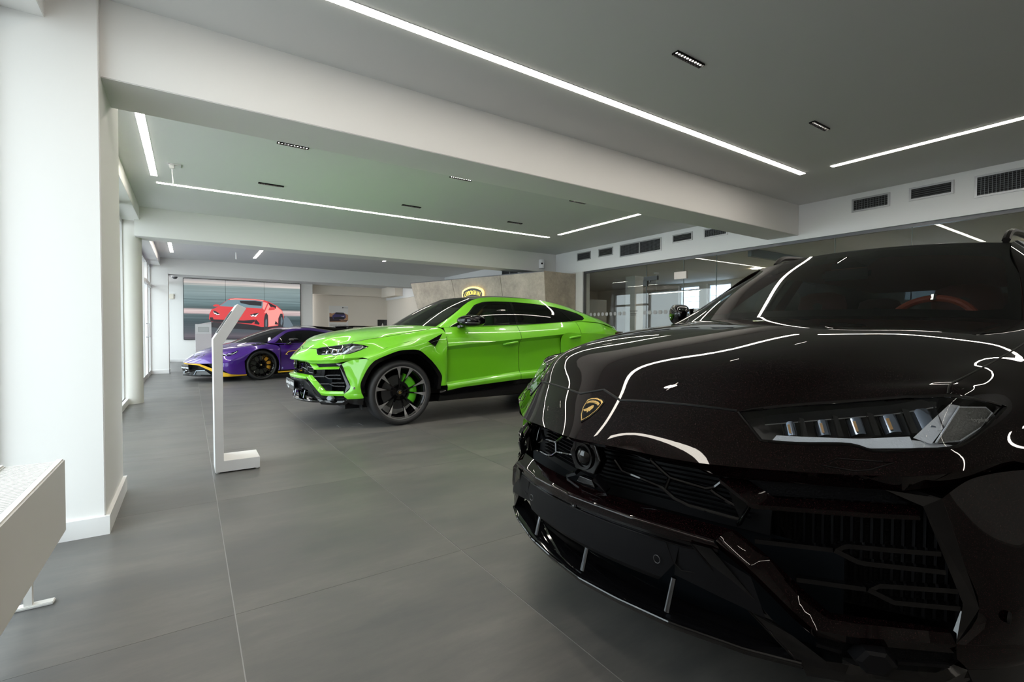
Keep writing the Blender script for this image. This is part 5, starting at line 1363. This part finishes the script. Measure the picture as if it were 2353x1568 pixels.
def make_lamp(cov, s):
    """inside of one headlamp, in car axes"""
    Y = lambda P: [(x, s * y, z) for x, y, z in P]
    fl_ = lambda v: v if s > 0 else 14 - v
    tl = uvcurve(HLTOP, 22); hlb = uvcurve(HLBOT, 22)
    L = [tuple(p) for p in tl] + [tuple(p) for p in hlb]
    Ls = L if s > 0 else [(u, 14 - v) for u, v in L]
    trim(SKIN, skn, Ls, 0.2, 'lamp_tub', LAMPD, cov, thick=0, off=-0.075)
    # side walls of the tub
    rim_ = np.array([SKIN([p[0]], [p[1]])[0] for p in Ls]); nn = np.array([skn(np.array([p[0]]), np.array([p[1]]))[0] for p in Ls])
    a, b = rim_ - nn * .004, rim_ - nn * .076
    mb = MB(); m = len(a); mb.add([tuple(p) for p in a] + [tuple(p) for p in b], [(i, (i + 1) % m, m + (i + 1) % m, m + i) for i in range(m)])
    mb.build('lamp_wall', LAMPD, cov)
    def on(P, d):
        q = SKIN.inv([p for p in P]); r = []
        for u, v in q:
            v_ = fl_(v); r.append(SKIN([u], [v_])[0] - skn(np.array([u]), np.array([v_]))[0] * d)
        return np.array(r)
    # light guide: bottom bar, rising arm and small foot
    lo, hi = on([(.815,.528,.836),(.787,.590,.841),(.715,.690,.843),(.640,.778,.844)], .018), on([(.805,.538,.857),(.776,.592,.865),(.700,.690,.869),(.632,.765,.874)], .022)
    g = MB().grid([poly_at(lo, 20), poly_at(hi, 20)]); g.build('light_guide', DRL, cov)
    a1, a2 = on([(.628,.770,.868),(.516,.812,.943)], .020), on([(.606,.795,.849),(.490,.832,.939)], .018)
    MB().grid([poly_at(a1, 10), poly_at(a2, 10)]).build('light_guide_arm', DRL, cov)
    f1, f2 = on([(.640,.772,.868),(.560,.838,.852)], .018), on([(.640,.775,.843),(.585,.820,.838)], .018)
    MB().grid([poly_at(f1, 8), poly_at(f2, 8)]).build('light_guide_foot', DRL, cov)
    # reflector panel near the tip
    R_ = on([(.600,.800,.852),(.505,.835,.938),(.410,.858,.932),(.395,.868,.918),(.455,.868,.890),(.545,.842,.860)], .014)
    MB().add([tuple(p) for p in R_], [tuple(range(6))]).build('reflector', REFL, cov, smooth=False)
    MB().tube([tuple(p) for p in R_], .0022, 5, closed=True).build('reflector_edge', DRL, cov)
    # five optics
    cs = [(.775,.565,.884),(.722,.620,.890),(.670,.675,.896),(.620,.728,.903),(.572,.775,.911)]
    for k, c in enumerate(cs):
        p, = on([c], .050); q, = on([c], .030)
        d = Vector(q - p).normalized(); rt = Vector((-.62, s * .70, .06)).normalized(); rt = (rt - d * rt.dot(d)).normalized(); up_ = d.cross(rt)
        if up_.z < 0: up_ = -up_
        sz = .021 + .002 * k
        def pt(a, b, e): return Vector(p) + rt * a * sz + up_ * b * sz * 1.25 + d * e
        cup = MB()
        cup.add([pt(-1, -1, .016), pt(1, -1, .016), pt(1, 1, .022), pt(-1, 1, .022), pt(-.7, -.8, -.012), pt(.7, -.8, -.012), pt(.7, .8, -.012), pt(-.7, .8, -.012)], [(0, 1, 5, 4), (1, 2, 6, 5), (2, 3, 7, 6), (3, 0, 4, 7), (4, 5, 6, 7)])
        cup.build('lamp_cup', LAMPD, cov, smooth=False)
        G = [[pt(math.cos(t) * r * .72, b, .004 + .016 * math.sqrt(max(0, 1 - r * r))) for r, t in ((1, math.pi), (.66, math.pi), (.33, math.pi), (0, 0), (.33, 0), (.66, 0), (1, 0))] for b in (-.75, -.25, .25, .75)]
        MB().grid(G).build('lamp_optic', LENSI, cov, angle=20)
        if k < 4:
            MB().add([pt(-.42, -.6, .022), pt(-.18, -.6, .024), pt(-.18, .35, .024), pt(-.42, .35, .022)], [(0, 1, 2, 3)]).build('amber_chip', AMBER, cov, smooth=False)
        if k < 4: MB().add([pt(1.05, -1, .024), pt(1.6, -1, .022), pt(1.6, 1.1, .022), pt(1.05, 1.1, .026)], [(0, 1, 2, 3)]).build('lamp_fin', LAMPD, cov, smooth=False)
    # brow
    b1, b2 = on([(.80,.500,.897),(.705,.600,.920),(.600,.715,.938),(.53,.785,.950)], .012), on([(.80,.505,.880),(.70,.615,.905),(.60,.725,.925),(.535,.79,.935)], .034)
    MB().grid([poly_at(b1, 16), poly_at(b2, 16)]).build('lamp_brow', LAMPD, cov)
    MB().tube([tuple(p) for p in poly_at(b2, 16)], .0016, 5).build('brow_edge', ALU, cov)
    # row of small indicator lenses
    for k in range(7):
        c, = on([(.700 - .016 * k, .728 + .0115 * k, .8315)], .020)
        MB().lathe([(-.004, .007), (.004, .0055), (.007, .002), (.007, 0)], 12, 'x', tuple(c)).build('indicator_lens', LENSI, cov)
    q = on([(.72,.66,.878),(.50,.835,.915)], .012)
    if True:
        c, = on([(.470,.852,.905)], .0125)
        text('lamp_script', 'Lamborghini', .015, mat('lamp script', (.45, .46, .45), .4), cov, tuple(c), (math.pi / 2, 0, math.atan2(s * .88, .47) + math.pi / 2), .0002, shear=.3)

green = make_suv((2.06, 6.358), 'bright green coupe SUV with black roof parked in the middle of the showroom', paint_green(), dict(caliper=mat('green caliper', (.10, .52, .012), .3, 0, .6), seat=mat('green leather', (.04, .17, .02), .5), wheelc=mat('dark leather', (.015, .015, .015), .5), trim=mat('dark trim', (.02, .022, .02), .7), roof=GLOSSB, face=RIMS, plate=True))
black = make_suv((2.079, 1.187), 'black coupe SUV with red interior filling the right foreground', paint_black(), dict(caliper=mat('red caliper', (.35, .02, .02), .3, 0, .6), seat=mat('red leather', (.085, .014, .011), .6), wheelc=mat('orange red leather', (.50, .085, .04), .45), trim=mat('red trim', (.42, .075, .055), .6), roof=GLOSSB, rails=True, bead=True, linerc=True))
# ================================================================== purple sports car
def make_sport():
    PUR = mat('violet paint', (0.055, 0.006, 0.21), 0.28, 0.25, 1.0, 0.4, coat_rough=0.012)
    YELW = mat('yellow trim', (0.72, 0.42, 0.015), 0.35, 0, 0.6)
    GOLDC = mat('gold caliper', (0.62, 0.30, 0.02), 0.3, 0.3, 0.6)
    CARB = mat('carbon black', (0.008, 0.008, 0.009), 0.25, 0, 0.0, 0.4)
    ph = math.radians(196)
    car = thing('sports_car', 'low purple sports car with yellow trim lines parked at the back by the windows', 'car', (1.078, 12.893, 0), ph)
    full = lambda r: [(x, -y, z) for x, y, z in r[:0:-1]] + list(r)
    SK = [
     [(.28,0,.815),(.55,0,.745),(.80,0,.655),(1.0,0,.555),(1.14,0,.468),(1.225,0,.400)],
     [(.18,.35,.820),(.48,.36,.748),(.76,.37,.660),(.96,.38,.558),(1.07,.39,.468),(1.135,.40,.398)],
     [(-.02,.60,.828),(.35,.62,.752),(.60,.63,.680),(.80,.64,.570),(.92,.64,.475),(.99,.64,.400)],
     [(-.15,.74,.815),(.20,.78,.765),(.42,.80,.690),(.62,.80,.575),(.77,.79,.480),(.86,.78,.405)],
     [(-.22,.86,.790),(.10,.90,.738),(.28,.92,.655),(.46,.92,.552),(.60,.92,.480),(.70,.90,.415)]]
    fu = [[(x, -y, z) for x, y, z in r] for r in SK[:0:-1]] + SK
    H_ = Surf(np.array(fu).transpose(1, 0, 2))
    def hn(u, v):
        n = H_.nrm(u, v); return n * np.where(n[:, 2:3] < 0, -1, 1)
    trim(H_, hn, [(0, 0), (0, 8), (5, 8), (5, 0)], .16, 'front_clamshell', PUR, car, thick=.01)
    def on(P, d=.002):
        q = H_.inv(P); return [tuple(H_([u], [v])[0] + hn(np.array([u]), np.array([v]))[0] * d) for u, v in q]
    # hood ducts, fender louvres, lamps
    for s in (1, -1):
        Y = lambda P: [(x, s * y, z) for x, y, z in P]
        P = on(Y([(.80,.18,.65),(.55,.20,.74),(.42,.34,.76),(.60,.42,.70)])); MB().add(P, [(0, 1, 2, 3)]).build('hood_duct', CARB, car, smooth=False)
        P = on(Y([(1.08,.10,.50),(1.0,.10,.55),(.92,.34,.57),(1.0,.36,.52)])); MB().add(P, [(0, 1, 2, 3)]).build('nose_duct', CARB, car, smooth=False)
        for k in range(3):
            x = .08 - .10 * k
            P = on(Y([(x + .06,.70,.765),(x - .02,.70,.785),(x - .02,.83,.77),(x + .06,.84,.755)]), .006); MB().add(P, [(0, 1, 2, 3)]).build('fender_louvre', GLOSSB, car, smooth=False)
        lp = on(Y([(.735,.60,.60),(.60,.78,.60),(.44,.82,.68),(.50,.86,.62),(.64,.83,.56),(.74,.72,.55)]), .003)
        hl = MB().add(lp, [tuple(range(6))]).build('headlamp', GLOSSB, car, smooth=False)
        a = on(Y([(.72,.66,.58),(.66,.78,.56),(.62,.76,.59),(.56,.83,.59),(.48,.84,.65)]), .006); MB().tube(a, .008, 6).build('light_guide', DRL, hl)
    # yellow edge round the nose
    T = [(1.232,0,.402),(1.145,.38,.400),(1.09,.46,.394),(.90,.68,.285),(.76,.85,.215),(.65,.92,.172),(.323,.950,.150)]
    Bt = [(1.222,0,.370),(1.140,.38,.366),(1.09,.45,.352),(.89,.665,.215),(.765,.83,.118),(.65,.90,.116),(.323,.935,.122)]
    MB().grid([poly_at(full(T), 81), poly_at(full(Bt), 81)]).build('yellow_edge', YELW, car)
    # black mouth behind the edge, plate, fangs and splitter
    MB().grid([poly_at(full([(1.16,0,.37),(1.07,.42,.355),(.86,.62,.25),(.72,.80,.14)]), 41), poly_at(full([(1.12,0,.14),(1.02,.42,.14),(.86,.62,.13),(.72,.80,.125)]), 41)]).build('front_intake', CARB, car)
    MB().grid([poly_at(full([(1.262,0,.150),(1.16,.35,.140),(1.0,.60,.135),(.80,.82,.132)]), 41), poly_at(full([(1.255,0,.128),(1.15,.35,.122),(.99,.60,.120),(.79,.80,.120)]), 41), poly_at(full([(.9,0,.125),(.85,.35,.12),(.8,.5,.12),(.7,.7,.12)]), 41)]).build('splitter', CARB, car)
    MB().grid([poly_at(full([(1.262,0,.150),(1.16,.35,.140),(1.0,.60,.135),(.80,.82,.132)]), 41), poly_at(full([(1.0,0,.16),(.95,.35,.15),(.9,.5,.15),(.75,.7,.14)]), 41)]).build('splitter_top', CARB, car)
    for s in (1, -1):
        MB().plate([(1.13, s * .33, .155), (1.10, s * .36, .235), (.99, s * .52, .245), (.93, s * .66, .16)], .02, (-1, 0, 0)).build('fang', CARB, car, smooth=False)
        MB().tube([(1.145, s * .33, .155), (1.115, s * .36, .238), (1.0, s * .52, .248)], .008, 6).build('fang_edge', mat('pale edge', (.55, .62, .72), .3), car)  # pale tube paints the bluish highlight along the black fang
    pl = MB().plate([(1.225,-.22,.345),(1.225,.22,.345),(1.20,.22,.215),(1.20,-.22,.215)], .012, (-1, 0, 0)).build('show_plate', mat('plate black', (.012, .014, .018), .25, 0, .5), car)
    WT = mat('plate white', (.75, .76, .78), .5)
    text('plate_lettering', 'Lamborghini PRAHA', .055, WT, pl, (1.2205, 0, .295), (math.pi / 2 - .19, 0, math.pi / 2), .001)
    text('plate_lettering', 'Prague', .036, WT, pl, (1.2095, .04, .235), (math.pi / 2 - .19, 0, math.pi / 2), .001)
    # bumper sides
    sheet('bumper_side', PUR, car, [(.86,.78,.405),(.70,.90,.415),(.52,.945,.45),(.37,.955,.46)], [(.80,.84,.30),(.68,.915,.30),(.52,.950,.31),(.365,.955,.31)], [(.655,.905,.170),(.62,.925,.165),(.50,.945,.155),(.335,.950,.150)], n=18, sub=3, angle=60)
    sheet('bumper_slot', CARB, car, [(.99,.64,.400),(.86,.78,.405)], [(.90,.66,.30),(.80,.83,.30)], [(.76,.82,.225),(.66,.905,.172)], n=8)
    MB().box((-3.3, -.8, .10), (.85, .8, .16)).build('underbody', BLACKP, car, smooth=False)
    # fender fans
    O = [(-.40,.950,.20),(-.40,.955,.40),(-.40,.952,.56),(-.40,.925,.71),(-.22,.86,.790),(.10,.90,.738),(.28,.92,.655),(.46,.92,.552),(.60,.92,.480),(.70,.90,.415)]
    I = [(-.350,.962,.20),(-.37,.965,.32),(-.345,.968,.45),(-.28,.970,.57),(-.17,.970,.655),(-.02,.970,.70),(.14,.968,.67),(.26,.965,.59),(.34,.960,.48),(.375,.956,.44)]
    def fan(name, O, I, b=.010):
        m1 = [tuple(np.array(a) * .62 + np.array(c) * .38 + np.array([0, b, 0])) for a, c in zip(O, I)]
        m2 = [tuple(np.array(a) * .28 + np.array(c) * .72 + np.array([0, b, 0])) for a, c in zip(O, I)]
        Q = [spl_w(10, np.linspace(0, 9, 50)) @ np.array(r) for r in (O, m1, m2, I)]
        A = (spl_w(4, np.linspace(0, 3, 10)) @ np.array(Q).reshape(4, -1)).reshape(10, 50, 3)
        LR(MB().grid(A), name, PUR, car, angle=60)
    fan('front_fender', O, I)
    def liner(cx, I, y1):
        w1 = [(x, y1, z) for x, y, z in I]
        LR(MB().grid([poly_at(I, 30), poly_at(w1, 30)]).add([(cx + .42, y1, .1), (cx - .42, y1, .1), (cx - .42, y1, .75), (cx + .42, y1, .75)], [(0, 1, 2, 3)]), 'arch_liner', BLACKP, car)
    liner(0, [(.345,.955,.16)] [::-1] + I[::-1], .60)
    XR = -2.62
    I2 = [(XR - x * 1.04, y + .005, z * 1.03) for x, y, z in I[::-1]][::-1]
    I2 = [(XR + .38,.965,.20),(XR + .385,.97,.33),(XR + .36,.972,.46),(XR + .29,.975,.59),(XR + .18,.975,.675),(XR + .02,.975,.72),(XR - .15,.972,.69),(XR - .27,.968,.60),(XR - .35,.962,.49),(XR - .38,.957,.42)]
    O2 = [(-2.05,.950,.20),(-2.05,.955,.40),(-2.05,.955,.56),(-2.05,.945,.72),(-2.25,.92,.84),(-2.62,.91,.86),(-2.9,.90,.84),(-3.1,.89,.78),(-3.2,.88,.66),(-3.25,.88,.50)]
    fan('rear_fender', O2, I2); liner(XR, I2, .58)
    # doors and sill
    dz = lambda x: np.interp(-x, [.4, .9, 1.3, 1.7, 2.05], [.765, .785, .80, .82, .83])
    def side(x0, x1, n):
        mb = MB(); X = np.linspace(x0, x1, n)
        up_ = [[(x, yy, zz) for x in X] for yy, zz in ()]
        A = []
        for k in range(9):
            t = k / 8.; A.append([(x, .885 + (.955 - .885) * math.sin(t * math.pi / 2), dz(x) + (.60 - dz(x)) * t) for x in X])
        mb.grid(A)
        B = []
        for k in range(7):
            t = k / 6.; B.append([(x, .955 - .05 * math.sin(t * math.pi) * min(1, max(0, (-.35 - x) / .3)), .60 + (.20 - .60) * t) for x in X])
        mb.grid(B); return mb
    d1, d1r = LR(side(-.404, -1.35, 18), 'door', PUR, car, angle=25)
    LR(side(-1.355, -2.05, 14), 'side_panel', PUR, car, angle=25)
    LR(MB().tube([(-.404,.93,.75),(-.404,.956,.60),(-.404,.950,.40),(-.404,.957,.21)], .004, 6), 'shut_line', BLACKP, car)
    for d, s in ((d1, 1), (d1r, -1)):
        MB().tube([(-.56, s * .958, .545), (-.515, s * .962, .550), (-.578, s * .962, .618), (-.90, s * .958, .650), (-1.3, s * .955, .665)], .009, 6).build('yellow_line', YELW, d)
    LR(MB().sweep([(-.345,.955,.155),(-.62,.955,.157),(-2.2,.955,.165)], [(-.02,-.012),(.02,-.012),(.02,.012),(-.02,.012)]), 'sill_line', YELW, car, smooth=False)
    LR(MB().grid([[(-.35,.94,.20),(-1.2,.94,.20),(-2.2,.94,.20)],[(-.35,.92,.10),(-1.2,.92,.10),(-2.2,.92,.10)]]), 'sill', CARB, car)
    # windscreen, roof, glass house
    Bs = [(-.20,.700,.832),(.0,.56,.826),(.18,.32,.820),(.28,0,.815)]
    Ms = [(-.50,.590,.995),(-.36,.45,1.000),(-.23,.25,1.003),(-.17,0,1.004)]
    Ts = [(-.78,.480,1.122),(-.70,.35,1.134),(-.63,.18,1.142),(-.60,0,1.145)]
    WS = Surf([symrow(Bs), symrow(Ms), symrow(Ts)])
    def wn(u, v):
        n = WS.nrm(u, v); return n * np.where(n[:, 2:3] < 0, -1, 1)
    trim(WS, wn, [(0, 0), (0, 6), (2, 6), (2, 0)], .16, 'windscreen', WINDG, car, thick=.003)
    RT = [Ts, [(-1.15,.475,1.160),(-1.12,.33,1.180),(-1.10,.17,1.190),(-1.10,0,1.192)], [(-1.60,.465,1.140),(-1.60,.33,1.162),(-1.60,.17,1.172),(-1.60,0,1.176)], [(-2.2,.44,1.05),(-2.2,.32,1.075),(-2.2,.16,1.088),(-2.2,0,1.092)], [(-3.0,.42,.93),(-3.0,.3,.945),(-3.0,.15,.952),(-3.0,0,.955)]]
    RS = Surf([symrow(r) for r in RT])
    def rn(u, v):
        n = RS.nrm(u, v); return n * np.where(n[:, 2:3] < 0, -1, 1)
    trim(RS, rn, [(0, 0), (0, 6), (2, 6), (2, 0)], .2, 'roof', PUR, car, thick=.01)
    trim(RS, rn, [(2, 0), (2, 6), (4, 6), (4, 0)], .2, 'engine_cover', CARB, car, thick=.01)
    GHx = [((-.21,.80,.818),(-.20,.700,.832)),((-.50,.865,.792),(-.50,.590,.995)),((-.80,.882,.790),(-.79,.482,1.122)),((-1.2,.885,.800),(-1.2,.474,1.160)),((-1.6,.885,.818),(-1.6,.465,1.140)),((-2.05,.885,.832),(-2.1,.445,1.062)),((-2.6,.90,.860),(-2.6,.43,.985)),((-3.1,.87,.82),(-3.0,.42,.930))]
    def grow(k):
        r = []
        for b, t in GHx:
            b, t = np.array(b), np.array(t); p = b + (t - b) * k; bul = 4 * k * (1 - k) * .03 * min(1, np.linalg.norm(t - b) / .3); r.append(p + np.array([0, bul * .7, bul * .6]))
        return r
    GS = Surf(np.array([grow(k) for k in (0, .33, .67, 1)]).transpose(1, 0, 2))
    def gn(u, v):
        n = GS.nrm(u, v); return n * np.where(n[:, 1:2] < 0, -1, 1)
    hull = [(.35, .25), (1.0, 2.05), (1.7, 2.45), (2.4, 2.55), (3.3, 2.5), (4.6, 1.9), (5.0, 1.2), (4.4, .35), (3.0, .18), (1.5, .15)]
    outer = [(u, 0.0) for u in np.linspace(0, 7, 24)] + [(u, 3.0) for u in np.linspace(7, 0, 24)]
    for s in (1, -1):
        f, nf = mir(GS, s), mir(gn, s)
        trim(f, nf, outer, .18, 'side_frame', PUR, car, thick=.006, holes=[hull])
        sw = trim(f, nf, hull, .2, 'side_window', PRIV, car, thick=0, off=-.006)
        dv = [tuple(f(np.array([1.02 - .02 * k]), np.array([.15 + .48 * k]))[0]) for k in range(5)]
        MB().tube(dv, .010, 6).build('window_divider', GLOSSB, sw)
        # mirror
        ring = []
        for x, ry_, rz_ in ((-.50, .03, .018), (-.53, .10, .038), (-.60, .13, .048), (-.68, .13, .046)):
            ring.append([(x - .06, s * (1.01 + ry_ * math.cos(a)), .880 + rz_ * math.sin(a)) for a in np.linspace(0, 2 * math.pi, 19)])
        mr = MB().grid(ring).add(ring[0][:-1], [tuple(range(18))]).add(ring[-1][:-1], [tuple(range(18))]).build('mirror', GLOSSB, car, angle=60)
        MB().tube([(-.58, s * .88, .80), (-.60, s * .94, .79), (-.64, s * 1.0, .845)], [.03, .024, .02], 8).build('mirror_arm', GLOSSB, mr)
    # cabin
    MB().box((-1.5, -.70, .18), (-.1, .70, .55)).build('cabin_floor', HEADL, car, smooth=False)
    MB().grid([[(.05,y,.80),(-.22,y,.84),(-.36,y,.82),(-.40,y,.60)] for y in np.linspace(-.66, .66, 9)]).build('dashboard', MATS['dash black'], car)
    for y in (-.35, .35):
        MB().grid([[(-.75, y + k * .22, .50), (-1.10, y + k * .22, .52), (-1.25, y + k * .22, .80), (-1.33, y + k * .17, 1.06)] for k in np.linspace(-1, 1, 7)]).build('seat', MATS['dash black'], car)
    # snorkel, fin and rear wing
    MB().grid([[(-1.18, y, 1.195), (-1.32, y * .95, 1.228), (-1.60, y * .8, 1.222), (-2.0, y * .5, 1.17), (-2.5, y * .3, 1.09)] for y in (-.24, -.12, 0, .12, .24)]).build('roof_scoop', CARB, car)
    MB().plate([(-1.65,-.006,1.22),(-2.9,-.006,1.16),(-3.0,-.006,1.0),(-2.0,-.006,1.08)], .012, (0, 1, 0)).build('shark_fin', CARB, car, smooth=False)
    wg = MB().sweep([(-2.98, y, 1.205 + .02 * (1 - (y / .9) ** 2)) for y in np.linspace(-.90, .90, 15)], [(-.14,-.03),(.12,-.005),(.14,.012),(-.14,.012)]).build('rear_wing', CARB, car)
    for s in (1, -1):
        MB().plate([(-2.80, s * .90, 1.22), (-3.16, s * .90, 1.24), (-3.16, s * .90, 1.05), (-2.95, s * .90, 1.05)], .01, (0, -s, 0)).build('end_plate', CARB, wg, smooth=False)
        MB().plate([(-2.92, s * .40, 1.19), (-3.08, s * .40, 1.19), (-3.05, s * .36, .90), (-2.85, s * .36, .90)], .016, (0, -s, 0)).build('wing_stay', CARB, wg, smooth=False)
    MB().plate([(-2.84,.60,1.229),(-2.84,.85,1.229),(-3.10,.85,1.235),(-3.10,.60,1.235)], .003, (0, 0, -1)).build('yellow_patch', YELW, wg, smooth=False)
    # tail
    MB().grid([[(-3.25 + .12 * (y / .88) ** 2, y, z) for y in np.linspace(-.88, .88, 15)] for z in (.25, .45, .65, .80, .93)]).build('tail', CARB, car)
    for x, y, W in ((0, .825, .255), (XR, .815, .31)):
        for s in (1, -1):
            make_wheel(car, (x, s * y, .330), s, R=.332, rim=.270, W=W, cal=GOLDC, style='ten', name='front_wheel' if x == 0 else 'rear_wheel')
    return car
sport = make_sport()
